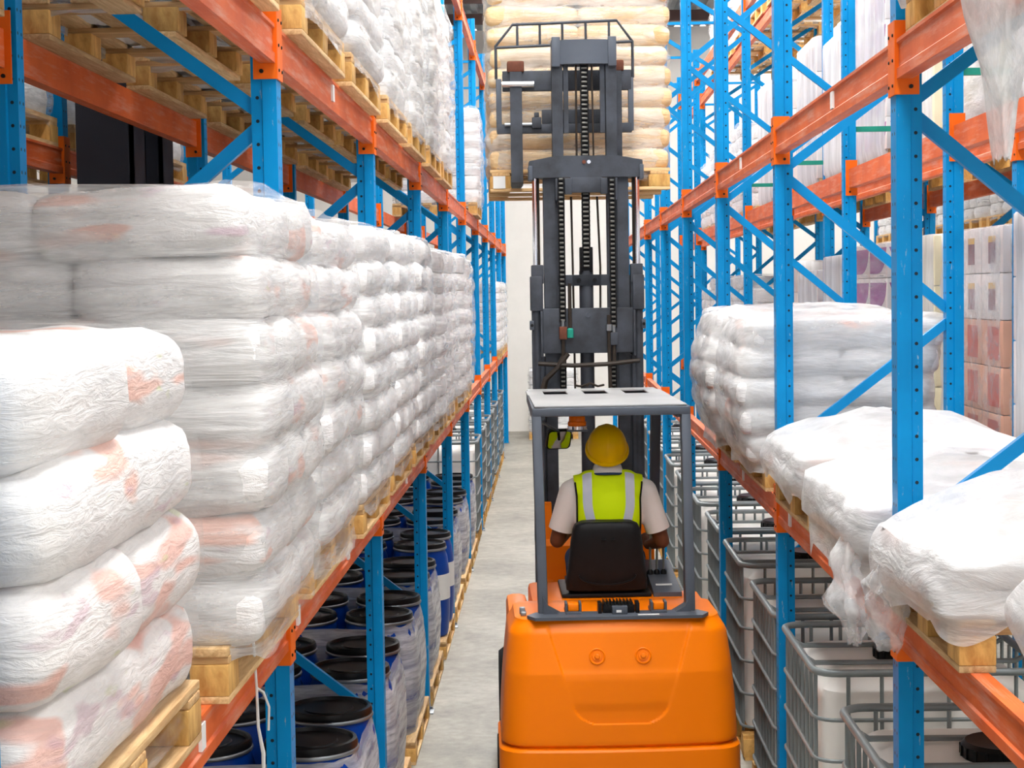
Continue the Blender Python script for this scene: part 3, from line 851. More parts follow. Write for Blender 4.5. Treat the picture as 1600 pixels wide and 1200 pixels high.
# a further rack across the next aisle, dim behind the outer right row
FX = 5.5
for k in range(4, 9):
    t = thing('upright_frame', 'blue rack frame far right beyond the outer rack, %s of five' % ORD[k - 4], 'rack frame', (FX, Y0 + BAY * k, 0), 0, 'upright frames of the far right rack')
    put('post', shared(('post', 1), lambda: post_mesh(1)), t); put('post', shared(('post', -1), lambda: post_mesh(-1)), t, (DEPTH, 0, 0))
for k in range(4, 8):
    t = thing('shelf_rail', 'orange shelf beam of the far right rack across the next aisle, %s of four' % ORD[k - 4], 'shelf beam', (FX, Y0 + BAY * k, 3.45), 0, 'shelf beams of the far right rack')
    put('beam_rail', shared(('beam', 1), lambda: beam_mesh(1)), t)
    if k < 7:
        t = thing('shelf_rail', 'orange lower shelf beam of the far right rack, %s of three' % ORD[k - 4], 'shelf beam', (FX, Y0 + BAY * k, 1.675), 0, 'lower shelf beams of the far right rack')
        put('beam_rail', shared(('beam', 1), lambda: beam_mesh(1)), t)
    for q in (0, 1):
        y = Y0 + BAY * k + .78 + 1.44 * q
        w = ORD[(k - 4) * 2 + q]
        pallet('pallet on the far right rack across the next aisle, %s from the camera' % w, 'pallets on the far right rack', FX + .47, y, 3.45 + BH, detail=False)
        load('white sack stack on the far right rack across the next aisle, %s from the camera' % w, 'sack stacks on the far right rack', FX + .48, y, 3.45 + BH + PAL_H, .95, 1.16, 6, .15, -1, 'sack', False, 'film', seed=160 + 2 * k + q)
        if k < 7:
            pallet('low pallet on the far right rack lower shelf, %s from the camera' % w, 'pallets on the far right rack', FX + .47, y, 1.8, detail=False)
            load('white sack stack low on the far right rack, %s from the camera' % w, 'sack stacks on the far right rack', FX + .48, y, 1.8 + PAL_H, .95, 1.16, 7, .15, -1, 'sack', False, 'film', seed=180 + 2 * k + q)

# ---- intermediate bulk containers on the floor
def round_rect(hx, hy, r, n=5):
    out = []
    for cx, cy, a0 in ((hx - r, hy - r, 0), (-hx + r, hy - r, PI / 2), (-hx + r, -hy + r, PI), (hx - r, -hy + r, 1.5 * PI)):
        for i in range(n + 1):
            a = a0 + PI / 2 * i / n
            out.append((cx + r * math.cos(a), cy + r * math.sin(a)))
    return out
IDX, IDY, ITOP = 1.0, 1.1, 1.205
def ibc_parts():
    P = []
    hx, hy = IDX / 2, IDY / 2
    rows = []
    for z, k in ((.16, .03), (.19, .0), (.6, 0), (1.04, 0), (1.09, .012), (1.12, .05), (1.135, .12)):
        rows.append([(x, y, z) for x, y in round_rect(hx - .035 - k, hy - .035 - k, .10)])
    mb = MB().grid(rows, closeu=True)
    n = len(rows[0]); mb.f.append(tuple(len(mb.v) - n + k for k in range(n))); mb.mi.append(0)
    P.append(('tank', mb.mesh('tank', MT['ibc'], 40), None))
    lid = MB().lathe([(.145, 1.125), (.15, 1.14), (.15, 1.180), (.135, 1.194), (.10, 1.190), (.03, 1.188)], 28)
    for k in range(20):
        a = 2 * PI * k / 20
        lid.box(-.006, .006, .147, .155, 1.14, 1.178, M=Matrix.Rotation(a, 4, 'Z'))
    P.append(('lid', lid.mesh('lid', MT['black'], 35), 'tank'))
    rim = [(x, y, ITOP - .02) for x, y in round_rect(hx, hy, .10)]
    P.append(('top_rim', MB().tube(rim, .017, 8, True).mesh('top_rim', MT['galv'], 60), None))
    for z in (.20, .40, .60, .80, .98):
        P.append(('horizontal_bar', MB().tube([(x, y, z) for x, y in round_rect(hx, hy, .10)], .009, 6, True).mesh('horizontal_bar', MT['galv'], 60), None))
    for sx in (-1, 1):
        for i in range(8):
            y = -hy + .10 + (IDY - .2) * i / 7
            P.append(('vertical_bar', MB().tube([(sx * (hx - .012), y, .16), (sx * (hx - .012), y, ITOP - .03)], .009, 6).mesh('vertical_bar', MT['galv'], 60), None))
    for sy in (-1, 1):
        for i in range(6):
            x = -hx + .14 + (IDX - .28) * i / 5
            P.append(('vertical_bar', MB().tube([(x, sy * (hy - .012), .16), (x, sy * (hy - .012), ITOP - .03)], .009, 6).mesh('vertical_bar', MT['galv'], 60), None))
    for y in (-.19, .19):
        P.append(('top_strap', MB().tube([(-hx, y, ITOP - .02), (-hx + .05, y, 1.155), (hx - .05, y, 1.155), (hx, y, ITOP - .02)], .012, 6).mesh('top_strap', MT['galv'], 60), None))
    pb = MB()
    for a in (-hx + .06, 0, hx - .06):
        for b in (-hy + .06, 0, hy - .06): pb.box(a - .06, a + .06, b - .06, b + .06, .02, .13, .004, 0)
        pb.box(a - .05, a + .05, -hy, hy, 0, .02)
    for b in (-hy + .06, 0, hy - .06): pb.box(-hx, hx, b - .05, b + .05, .13, .152, mi=0)
    P.append(('base_pallet', pb.mesh('base_pallet', MT['block'], 30), None))
    return P
_ibc = ibc_parts()
def ibc(label, group, x, y, detail=True):
    t = thing('bulk_container', label, 'bulk container', (x, y, 0), 0, group)
    if detail:
        for nm, me, par in _ibc:
            if par is None:
                o = put(nm, me, t)
                if nm == 'tank': tk = o; tag(o, 'white plastic tank')
                if nm == 'base_pallet': tag(o, 'wooden pallet base')
            else: tag(put(nm, me, tk), 'black screw lid')
    else:
        def cage():
            mb = MB()
            for nm, me, par in _ibc:
                if nm in ('top_rim', 'horizontal_bar', 'vertical_bar', 'top_strap'):
                    mb.add([v.co[:] for v in me.vertices], [list(p.vertices) for p in me.polygons])
            return mb.mesh('cage', MT['galv'], 60)
        for nm, me, par in _ibc:
            if nm in ('tank', 'base_pallet'): o = put(nm, me, t)
            if nm == 'tank': tk = o
            if nm == 'lid': put(nm, me, tk)
        put('cage', shared('ibccage', cage), t)
    return t
YR = [6.22, 7.93, 9.22, 10.86, 12.32, 13.85, 15.3, 16.85, 18.3, 19.85, 21.3]
for i, y in enumerate(YR):
    ibc('white caged bulk container on the floor under the right rack, %s from the camera' % ORD[i], 'bulk containers under the right rack', 1.112 + IDX / 2 + (0, .0, -.01, .0, .01, 0, 0, 0, 0, 0, 0)[i], y, i < 6)
for i, y in enumerate((19.65, 21.3, 22.85, 24.3, 25.85, 27.3, 28.85)):
    ibc('white caged bulk container on the floor under the left rack, %s from the camera' % ORD[i], 'bulk containers under the left rack', XL + .005 - IDX / 2, y, i < 1)

# ---- blue drums on pallets on the floor under the left rack
DR, DH = .235, .74
def drum_meshes():
    prof = [(.195, 0), (.212, .014), (.220, .06), (.230, .18), (.234, .34), (.230, .52), (.218, .63), (.203, .672), (.196, .688), (.200, .695), (.200, .71)]
    body = MB().lathe(prof, 32).mesh('barrel_body', MT['drum'], 35)
    ring = MB().tube([(.203 * math.cos(2 * PI * k / 32), .203 * math.sin(2 * PI * k / 32), .697) for k in range(32)], .012, 8, True).mesh('clamp_ring', MT['steel'], 60)
    lid = MB().lathe([(.208, .703), (.210, .722), (.204, .740), (.188, .742), (.182, .726), (.12, .726), (.115, .731), (.02, .731)], 32).mesh('lid', MT['black'], 35)
    return body, ring, lid
_dr = drum_meshes()
def drum_film(i):
    # stretched round the four drums: touches each drum's belly, spans the gaps, slack at the top edge
    nu, rows = 120, []
    o = Vector((i * 3.3, i * 1.7, 0))
    hx, hy = .2375, .30
    def sup(th):
        c, s = math.cos(th), math.sin(th)
        return abs(c) * hx + abs(s) * hy
    for j in range(22):
        z = -.02 + .70 * j / 21
        r = .212 + .024 * math.sin(PI * min(1, max(0, z / .68))) + .006
        if z > .58: r -= .012 * (z - .58) / .1
        row = []
        for k in range(nu):
            th = 2 * PI * k / nu
            c, s = math.cos(th), math.sin(th)
            # rounded rectangle that wraps the four circles
            cx = hx * max(-1, min(1, c * 6)); cy = hy * max(-1, min(1, s * 6))
            pin = .010 * math.exp(-((abs(cx) / hx) * 2.5) ** 2) + .012 * math.exp(-((abs(cy) / hy) * 2.5) ** 2)
            n = noise.noise(Vector((c * 5, s * 5, z * 9 + c * 4)) + o) * .005 + noise.noise(Vector((c * 16, s * 16, z * 22)) + o) * .002
            row.append((cx + c * (r + n) - (math.copysign(pin, c) if abs(s) < .5 else 0), cy + s * (r + n), z + (.02 * noise.noise(Vector((c * 4, s * 4, 9)) + o) if j in (0, 21) else 0)))
        rows.append(row)
    me = MB().grid(rows, closeu=True).mesh('stretch_wrap', MT['film_drum'], 0, False); me.shade_smooth()
    return me
DW = [6.35, 7.85, 9.35, 10.87, 12.35, 13.87, 15.35, 16.87, 18.35]
for i, y in enumerate(DW):
    pallet('pine pallet under the %s drum group from the camera, left floor' % ORD[i], 'pallets under the blue drums', -1.335, y, 0, .93, 1.20, detail=(i in (2, 3, 5)))
    for c, x in enumerate((-1.105, -1.58)):
        for r in range(2):
            yy = y + (r - .5) * .60
            t = thing('plastic_drum', 'blue black-lidded drum, %s pallet on the left floor from the camera, %s row, %s one' % (ORD[i], ('aisle', 'inner')[c], ('nearer', 'farther')[r]),
                      'drum', (x + (.02 if i == 5 else 0), yy, PAL_H), RND.uniform(0, 6), 'blue drums under the left rack')
            b = put('barrel_body', _dr[0], t)
            put('lid', _dr[2], t); put('clamp_ring', _dr[1], t)
            if i == 5 and c == 0:
                t.rotation_euler = (0, 0, 0)
                R_ = .2345
                lb = MB().grid([[(R_ * math.cos(a), R_ * math.sin(a), z) for a in np.linspace(-1.35, .1, 12)] for z in (.30, .50)])
                o = lb.build('drum_label', MT['paper'], t, recalc=False); tag(o, 'white paper label')
    if i != 5:
        o = put('stretch_wrap', drum_film(i), None, (-1.3425, y, PAL_H))
        tag(o, 'clear stretch film wrapped around the %s group of blue drums from the camera' % ORD[i], 'stretch film', 'film around the drum groups')
# strings of twine hanging off the left beam
tw = MB().tube([(0, 0, .17), (.012, .0, .08), (.016, .01, -.05), (.02, .0, -.16), (.03, .015, -.24), (.028, .02, -.33), (.06, .05, -.37)], [.004, .004, .004, .0045, .006, .005, .007], 6)
tw.tube([(.016, .01, -.05), (.03, .04, -.07), (.04, .07, -.12), (.035, .08, -.19)], .0035, 6)
tag(tw.build('hanging_twine', MT['film_dense'] if False else MT['paper'], None, (XL + .012, 4.78, ZL0 - .02)), 'knotted white twine dangling over the near left beam', 'twine')
# a stack at the far end of the aisle
pallet('pallet at the far end of the aisle by the white wall', 'pallets at the end of the aisle', -.02, 33.9, 0, .95, 1.2, detail=False)
load('white sack stack at the far end of the aisle by the white wall', 'sack stacks at the end of the aisle', -.02, 33.9, PAL_H, .95, 1.16, 8, .15, 1, 'sack', False, 'film', seed=140)
# ------------------------------------------------------------------ forklift
TH = math.radians(2.6)
FO = Vector((.318, 8.70, 0))
def FW(x, y, z):
    return Vector((FO.x + x * math.cos(TH) - y * math.sin(TH), FO.y + x * math.sin(TH) + y * math.cos(TH), z))
FK = thing('forklift', 'orange forklift truck with raised dark grey mast, seen from behind in the aisle', 'forklift', FO, TH)
def sm(a, b, x):
    t = max(0, min(1, (x - a) / (b - a))); return t * t * (3 - 2 * t)
def cw_rear(z):
    y = -.035 + .022 * max(0, z - .5) / .4 if z < .9 else -.013 + .062 * (z - .9) / .24
    return y + .03 * sm(1.10, 1.16, z)
def counterweight():
    zs = [.24, .30, .40, .47, .505, .515, .522, .530, .538, .55] + list(np.linspace(.565, 1.10, 84)) + [1.11, 1.12, 1.13, 1.14, 1.147, 1.153, 1.157, 1.16]
    rows = []
    nb = 120
    for z in zs:
        hw = .612 - .052 * ((max(0, z - .5)) / .66) ** 1.6 - (.028 * sm(1.08, 1.16, z)) - .02 * sm(.3, .24, z)
        yr = cw_rear(z)
        g = math.exp(-((z - .524) / .010) ** 2) * .022
        hw -= g; yr += g
        if z < .52: hw += .012; yr -= .012
        yf, rc, rf_ = .66, .13, .05
        ring = []
        for i in range(nb + 1):
            x = -(hw - rc) + 2 * (hw - rc) * i / nb
            ring.append([x, yr, 1])
        for i in range(1, 13):
            t = PI / 2 * i / 12
            ring.append([hw - rc + rc * math.sin(t), yr + rc - rc * math.cos(t), 0])
        for i in range(1, 9): ring.append([hw, yr + rc + (yf - rf_ - yr - rc) * i / 9, 0])
        for i in range(0, 6):
            t = PI / 2 * i / 5
            ring.append([hw - rf_ + rf_ * math.cos(t), yf - rf_ + rf_ * math.sin(t), 0])
        for i in range(1, 12): ring.append([hw - rf_ - 2 * (hw - rf_) * i / 12, yf, 0])
        for i in range(0, 6):
            t = PI / 2 * i / 5
            ring.append([-hw + rf_ - rf_ * math.sin(t), yf - rf_ + rf_ * math.cos(t), 0])
        for i in range(1, 9): ring.append([-hw, yf - rf_ - (yf - rf_ - yr - rc) * i / 9, 0])
        for i in range(0, 12):
            t = PI / 2 * i / 12
            ring.append([-hw + rc - rc * math.cos(t), yr + rc - rc * math.sin(t), 0])
        for p in ring:
            x = p[0]
            if p[1] < .4: p[1] += .035 * (x / hw) ** 2 * (1 if abs(x) < hw - rc else 1)
            if p[2]:
                w = .37 - .17 * (1.14 - z) / .55
                zb = .645
                if z < zb + .09:
                    k = (zb + .09 - z) / .09
                    w -= .10 * (1 - math.sqrt(max(0, 1 - min(1, k) ** 2)))
                    if k >= 1: w = -1
                ins = sm(w + .005, w - .005, abs(x)) if w > 0 else 0
                depth = .012 * sm(1.15, 1.12, z) * (.35 + .65 * sm(.98, .90, z) if z < .80 else 1)
                depth = .011 * sm(1.15, 1.12, z) * (1 - .75 * sm(.93, .86, z) * sm(.70, .76, z))
                p[1] += depth * ins
        rows.append([(p[0], p[1], z) for p in ring])
    mb = MB().grid(rows, closeu=True)
    n = len(rows[0])
    top = rows[-1]
    for sc, zz in ((.96, 1.166), (.6, 1.17), (.05, 1.172)):
        rows2 = [(x * sc, .35 + (y - .35) * sc, zz) for x, y, z in top]
        b = len(mb.v)
        mb.v.extend(rows2)
        for i in range(n):
            mb.f.append((b - n + i, b - n + (i + 1) % n, b + (i + 1) % n, b + i)); mb.mi.append(0)
    mb.f.append(tuple(len(mb.v) - n + k for k in range(n))); mb.mi.append(0)
    mb.f.append(tuple(range(n))[::-1]); mb.mi.append(0)
    return mb
cw = counterweight().build('counterweight', MT['fork_orange'], FK, ang=28)
for x in (-.118, .118):
    z = .985
    yb = cw_rear(z) + .011 + .001
    M = Matrix.Translation((x, yb, z)) @ Matrix.Rotation(PI / 2 - .25, 4, 'X')
    pm = MB().lathe([(.043, -.006), (.043, .004), (.038, .007), (.034, .002), (.026, .001), (.024, .006), (.002, .006)], 28, M)
    o = pm.build('bolt_cover', MT['fork_orange'], cw)
    hb = MB().lathe([(.014, .004), (.014, .016), (.011, .018)], 6, M).build('hex_bolt', MT['fork_orange'], o)
# chassis, hood, cowl
ch = MB().box(-.53, .53, .55, 1.95, .28, .58, .03).box(-.56, -.44, .5, 1.3, .5, 1.10, .04).box(.44, .56, .5, 1.3, .5, 1.10, .04)
ch.build('chassis', MT['fork_orange'], FK)
MB().box(-.43, .43, .60, 1.28, .5, 1.165, .03).build('engine_hood', MT['fork_orange'], FK)
cowl = MB().prism([(1.72, .55), (1.98, .55), (2.0, 1.30), (1.86, 1.36), (1.76, 1.30)], -.31, .36, 'x').build('front_cowl', MT['fork_orange'], FK)
MB().box(-.45, .45, 1.28, 1.74, .50, .53).build('floor_plate', MT['black'], FK)
for s in (-1, 1):   # orange inner pillars of the cowl
    MB().prism([(1.60, .58), (1.85, .58), (1.95, 1.55), (1.88, 1.55)], s * .26, s * .33, 'x').build('side_pillar', MT['fork_orange'], FK)
# wheels
def wheel(x, y, r, w):
    M = Matrix.Translation((x, y, r)) @ Matrix.Rotation(PI / 2, 4, 'Y')
    prof = [(r * .55, -w / 2), (r * .93, -w / 2), (r, -w / 2 + .03), (r, w / 2 - .03), (r * .93, w / 2), (r * .55, w / 2)]
    t = MB().lathe(prof, 40, M, capb=False, capt=False).build('tyre', MT['rubber'], FK)
    MB().lathe([(r * .56, -w / 2 + .03), (r * .56, w / 2 - .03)], 28, M).build('rim', MT['grey'], t)
for s in (-1, 1):
    wheel(s * .535, .36, .26, .19); wheel(s * .50, 1.86, .33, .20)
# overhead guard
g = MB()
LX = .383
for s in (-1, 1):
    rl = MB().bar((s * LX, .22, 1.17), (s * (LX + .012), .43, 2.21), .052, .085, (0, 1, 0), .012)
    rl.build('rear_leg', MT['grey'], FK)
    fx = .335 if s < 0 else .375
    fl = MB().bar((s * fx, 1.93, 1.30), (s * fx, 1.72, 2.20), .06, .07, (0, 1, 0), .012); fl.build('front_leg', MT['grey'], FK)
    gus = MB().prism([(s * LX, 1.166), (s * LX, 1.27), (s * (LX - .03), 1.21), (s * (LX - .09), 1.176), (s * (LX - .09), 1.166)], .16, .26, 'y')
    gus.build('leg_gusset', MT['grey'], FK)
MB().prism([(-.47, .14), (-.43, .06), (.43, .06), (.47, .14), (.42, .22), (-.42, .22)], 1.166, 1.182, 'z').build('guard_foot_plate', MT['grey'], FK)
hood = MB()
hood.box(-.42, .42, .38, .46, 2.190, 2.235, .012)
hood.box(-.40, .40, 1.95, 2.03, 2.175, 2.235, .012)
for s in (-1, 1): hood.prism([(s * .42, .40), (s * .40, 2.03), (s * .34, 2.03), (s * .35, .40)], 2.175, 2.235, 'z')
rf = hood.build('guard_roof_frame', MT['grey'], FK)
tp = MB().box(-.405, .405, .42, 1.45, 2.236, 2.246, .004)
for x in (-.36, -.12, .12, .36): tp.box(x - .05, x + .05, 1.45, 1.85, 2.236, 2.246, .004)
tp.box(-.395, .395, 1.84, 2.03, 2.236, 2.246, .004)
tp.build('guard_roof_plate', MT['roofgrey'], FK)
# clips, latch and hinges on the rear deck
for x in (-.228, .215):
    o = MB().box(x - .042, x + .042, .14, .30, 1.175, 1.195, .006).build('hood_hinge', MT['grey'], FK)
    MB().box(x - .028, x + .028, .155, .25, 1.195, 1.232, .008).build('hinge_cap', MT['fork_orange'], o)
    for s in (-1, 1): MB().box(x + s * .036 - .006, x + s * .036 + .006, .15, .24, 1.19, 1.238, .003).build('hinge_ear', MT['grey'], o)
la = MB().box(-.075, .09, .16, .27, 1.178, 1.225, .008)
for i in range(9): la.box(-.070 + i * .0178, -.062 + i * .0178, .155, .275, 1.22, 1.238, .002)
la.box(-.10, -.08, .15, .24, 1.178, 1.235, .004).box(.095, .115, .15, .24, 1.178, 1.235, .004)
lo = la.build('rear_latch', MT['black'], FK)
MB().box(-.03, .05, .12, .16, 1.182, 1.222, .005).build('latch_handle', MT['grey'], lo)
MB().box(-.008, .018, .117, .121, 1.192, 1.204).build('latch_mark', MT['paper'], lo)
MB().box(.10, .21, .082, .098, 1.1825, 1.186).build('white_sticker', MT['paper'], FK)
MB().box(-.505, -.475, .26, .30, 1.155, 1.20, .006).box(-.50, -.47, .20, .27, 1.165, 1.185, .005).build('side_clip', MT['steel'], FK)
# seat
MB().box(-.26, .235, .70, 1.20, 1.166, 1.19, .01).build('seat_base', MT['seat'], FK)
rows = []
for z, hw, yb in ((1.20, .17, .70), (1.21, .222, .685), (1.26, .226, .672), (1.32, .214, .665), (1.40, .205, .655), (1.48, .196, .645), (1.545, .186, .64), (1.575, .172, .645), (1.588, .14, .655), (1.59, .08, .66)):
    row = []
    for i in range(36):
        a = 2 * PI * i / 36; c, s = math.cos(a), math.sin(a)
        row.append((-.012 + hw * math.copysign(abs(c) ** .35, c), yb + .06 + .06 * math.copysign(abs(s) ** .45, s), z))
    rows.append(row)
mb = MB().grid(rows, closeu=True); mb.f.append(tuple(len(mb.v) - 36 + k for k in range(36))); mb.mi.append(0); mb.f.append(tuple(range(36))[::-1]); mb.mi.append(0)
sb = mb.build('seat_backrest', MT['seat'], FK)
MB().tube([(-.012 + .155 * math.cos(a) , .652 - .02 * (1.30 - 1.26), 1.30 + .055 * max(-1, math.sin(a))) for a in np.linspace(PI, 2 * PI, 16)], .006, 6).build('moulded_ridge', MT['black'], sb)
for x in (-.03, .02): MB().box(x - .012, x + .012, .633, .642, 1.492, 1.497, .001).build('moulded_slot', MT['black'], sb)
MB().box(-.22, .20, .79, 1.20, 1.19, 1.212, .01).build('seat_cushion', MT['seat'], FK)
# right-hand console with levers
co = MB().prism([(.70, 1.16), (1.35, 1.16), (1.42, 1.26), (1.32, 1.27), (.80, 1.205), (.70, 1.19)], .245, .40, 'x').build('control_console', MT['grey'], FK)
MB().box(.27, .36, .82, .84, 1.205, 1.214).build('console_label', MT['paper'], co)
for i, x in enumerate((.262, .30, .338)):
    lv = MB().tube([(x, 1.05, 1.235), (x + .003, 1.07, 1.36), (x + .012, 1.11, 1.455)], .007, 8).build('lever', MT['steel'], co)
    MB().lathe([(.004, 0), (.016, .008), (.02, .024), (.015, .042), (.004, .048)], 14, Matrix.Translation((x + .012, 1.11, 1.45))).build('lever_knob', MT['black'], lv)
    MB().lathe([(.019, 0), (.017, .02), (.009, .03)], 14, Matrix.Translation((x, 1.05, 1.232))).build('lever_boot', MT['black'], lv)
# steering column
MB().tube([(-.03, 1.80, 1.25), (-.03, 1.46, 1.50)], .03, 12).build('steering_column', MT['black'], FK)
swc, swn = Vector((-.03, 1.45, 1.51)), Vector((0, -.66, .75)).normalized()
su = Vector((1, 0, 0)); sv = swn.cross(su)
sw = MB().tube([swc + (su * math.cos(a) + sv * math.sin(a)) * .165 for a in np.linspace(0, 2 * PI, 36, False)], .014, 8, True)
for a in (PI / 2, PI * 7 / 6, PI * 11 / 6): sw.bar(swc, swc + (su * math.cos(a) + sv * math.sin(a)) * .16, .02, .012)
sw.build('steering_wheel', MT['black'], FK)
# beacon and its bracket
br = MB().box(-.225, -.115, .55, .66, 2.095, 2.105, .002).bar((-.17, .66, 2.10), (-.17, .72, 2.19), .05, .01).build('beacon_bracket', MT['grey'], FK)
bc = MB().lathe([(.052, 0), (.052, .018), (.046, .022)], 24, Matrix.Translation((-.17, .60, 2.105)), capt=True).build('beacon_base', MT['chrome'], FK)
MB().lathe([(.045, .02), (.050, .022), (.050, .04), (.045, .044), (.041, .092), (.036, .10), (.01, .102)], 24, Matrix.Translation((-.17, .60, 2.105))).build('beacon_lens', MT['amber'], bc)
# hi-vis mirror on an arm
MC = Vector((-.235, 1.30, 1.99))
arm = MB().tube([(-.40, .50, 2.17), (-.33, .80, 2.12), (-.24, 1.27, 2.04), MC], .009, 8).build('mirror_arm', MT['black'], FK)
# ---- mast
YM = 2.26
def rail(name, cx, hw, z0, z1, y0, y1, mat, par=FK):
    s = 1 if cx > 0 else -1
    mb = MB().prism([(cx - s * hw, y0), (cx + s * hw, y0), (cx + s * hw, y1), (cx - s * hw, y1), (cx - s * hw, y1 - .02), (cx + s * (hw - .018), y1 - .02), (cx + s * (hw - .018), y0 + .02), (cx - s * hw, y0 + .02)], z0, z1, 'z')
    return mb.build(name, MT[mat], par, ang=0)
for s in (-1, 1):
    o = rail('outer_rail', s * .315, .035, .12, 2.95, 2.20, 2.36, 'mast')
    MB().box(s * .285, s * .358, 2.17, 2.36, 2.73, 2.95, .008).build('roller_block', MT['mast'], o)
    MB().box(s * .34, s * .366, 2.18, 2.26, 2.61, 2.67, .006).build('rail_lug', MT['grey'], o)
    MB().lathe([(.010, 0), (.010, .006)], 12, Matrix.Translation((s * .353, 2.18, 2.64)) @ Matrix.Rotation(PI / 2, 4, 'X')).build('lug_hole', MT['black'], o)
    rail('middle_rail', s * .232, .036, 1.0, 3.60, 2.22, 2.35, 'mast')
    rail('inner_rail', s * .170, .034, 2.2, 4.43, 2.24, 2.35, 'mast')
    rod = MB().tube([(s * .322, 2.22, 2.90), (s * .322, 2.22, 3.62)], .017, 12).build('lift_rod', MT['chrome'], FK)
    MB().tube([(s * .300, 2.24, 2.90), (s * .300, 2.24, 3.62)], .008, 8).build('hydraulic_line', MT['hose'], FK)
    MB().tube([(s * .322, 2.22, 1.0), (s * .322, 2.22, 2.74)], .030, 14).build('lift_cylinder', MT['mast'], FK)
    MB().box(s * .275, s * .352, 2.18, 2.26, 2.90, 3.02, .008).build('cylinder_head', MT['mast'], FK)
# crossheads
rows = []
th = MB()
for y in (2.205, 2.36):
    pass
poly = [(-.355, 3.565), (.355, 3.565), (.36, 3.60), (.355, 3.67), (.19, 3.70), (-.19, 3.70), (-.355, 3.67), (-.36, 3.60)]
mx = MB().prism(poly, 2.17, 2.36, 'y').build('middle_crosshead', MT['mast'], FK, ang=0)
for s in (-1, 1):
    MB().box(s * .335, s * .362, 2.15, 2.30, 3.55, 3.64, .006).build('rod_end_cap', MT['grey'], mx)
    MB().box(s * .16, s * .195, 2.165, 2.22, 3.42, 3.56, .004).build('guide_bracket', MT['mast'], mx)
    MB().box(s * .09, s * .135, 2.165, 2.22, 3.46, 3.56, .004).build('guide_bracket', MT['mast'], mx)
MB().box(-.10, .10, 2.17, 2.22, 3.47, 3.57, .006).build('chain_bracket', MT['mast'], mx)
for i, x in enumerate((-.012, .018)): MB().lathe([(.012, 0), (.012, .006)], 14, Matrix.Translation((x, 2.168, 3.66)) @ Matrix.Rotation(PI / 2, 4, 'X')).build('head_bolt', MT['rust' if i == 0 else 'chrome'], mx)
rows = []
for z, bz in ((4.275, 0), (4.41, 0), (4.425, .006)):
    pass
cap = MB()
prof = [(x, 2.22 - .035 * math.cos(x / .205 * PI / 2) + 0) for x in np.linspace(-.205, .205, 21)]
poly = prof + [(.205, 2.35), (-.205, 2.35)]
cap.prism(poly, 4.275, 4.425, 'z')
ih = cap.build('inner_crosshead', MT['grey'], FK, ang=30)
for s in (-1, 1):
    MB().box(s * .150, s * .203, 2.20, 2.24, 4.26, 4.445, .006).build('crosshead_cheek', MT['grey'], ih)
    MB().bar((s * .115, 2.27, 3.85), (s * .115, 2.27, 4.28), .030, .04, (0, 1, 0)).build('hose_guide', MT['mast'], ih)
MB().box(-.095, .095, 2.24, 2.27, 2.885, 2.955, .004).build('tie_bar', MT['mast'], FK)
for x in (-.05, .05): MB().lathe([(.014, 0), (.014, .008), (.009, .008), (.009, .004)], 16, Matrix.Translation((x, 2.24, 2.92)) @ Matrix.Rotation(PI / 2, 4, 'X')).build('tie_bolt', MT['black'], FK)
MB().box(-.19, .19, 2.24, 2.27, 2.885, 2.955, .004).build('tie_bar', MT['mast'], FK)
# lower plate
pl_ = MB().box(-.285, .285, 2.16, 2.19, 2.46, 2.745, .008).box(-.30, -.285, 2.15, 2.20, 2.44, 2.73, .004).box(.285, .30, 2.15, 2.20, 2.44, 2.73, .004)
lp = pl_.build('mast_cross_plate', MT['mast'], FK)
MB().lathe([(.015, 0), (.015, .006), (.010, .006), (.010, .002)], 18, Matrix.Translation((0, 2.16, 2.70)) @ Matrix.Rotation(PI / 2, 4, 'X')).build('plate_bolt', MT['grey'], lp)
MB().tube([(-.32, 2.13, 2.40), (-.1, 2.13, 2.385), (.1, 2.13, 2.39), (.32, 2.13, 2.41)], .014, 8).build('cross_pipe', MT['hose'], FK)
MB().tube([(-.16, 2.14, 2.44), (-.2, 2.12, 2.37), (-.28, 2.11, 2.30), (-.305, 2.11, 2.2), (-.305, 2.11, 2.05)], .016, 8).build('hose', MT['hose'], FK)
MB().tube([(-.13, 2.14, 2.46), (-.19, 2.13, 2.38), (-.27, 2.13, 2.30), (-.29, 2.13, 2.2), (-.29, 2.13, 2.05)], .016, 8).build('hose', MT['hose'], FK)
MB().tube([(.13, 2.14, 2.70), (.13, 2.14, 2.40), (.135, 2.14, 2.2)], .012, 8).build('hose', MT['hose'], FK)
MB().lathe([(.02, -.02), (.02, .02)], 8, Matrix.Translation((.13, 2.14, 2.62))).build('hose_fitting', MT['steel'], FK)
MB().tube([(-.115, 2.14, 2.90), (-.115, 2.14, 2.60)], .012, 8).build('hose', MT['hose'], FK)
MB().lathe([(.022, -.03), (.022, .02), (.012, .03)], 8, Matrix.Translation((-.115, 2.14, 2.59))).build('hose_fitting', MT['green'], FK)
MB().tube([(-.09, 2.28, 3.45), (-.085, 2.28, 3.0), (-.08, 2.28, 2.2)], .007, 8).build('hose', MT['hose'], FK)
MB().tube([(.075, 2.28, 3.45), (.09, 2.28, 3.0), (.085, 2.28, 2.5)], .007, 8).build('hose', MT['hose'], FK)
MB().tube([(.05, 2.26, 4.28), (.055, 2.26, 3.7)], .006, 8).build('hose', MT['hose'], FK)
MB().tube([(-.05, 2.26, 4.28), (-.052, 2.26, 3.7)], .007, 8).build('hose', MT['hose'], FK)
MB().tube([(0.0, 2.29, .4), (0.0, 2.29, 2.98)], .045, 16).build('centre_cylinder', MT['mast'], FK)
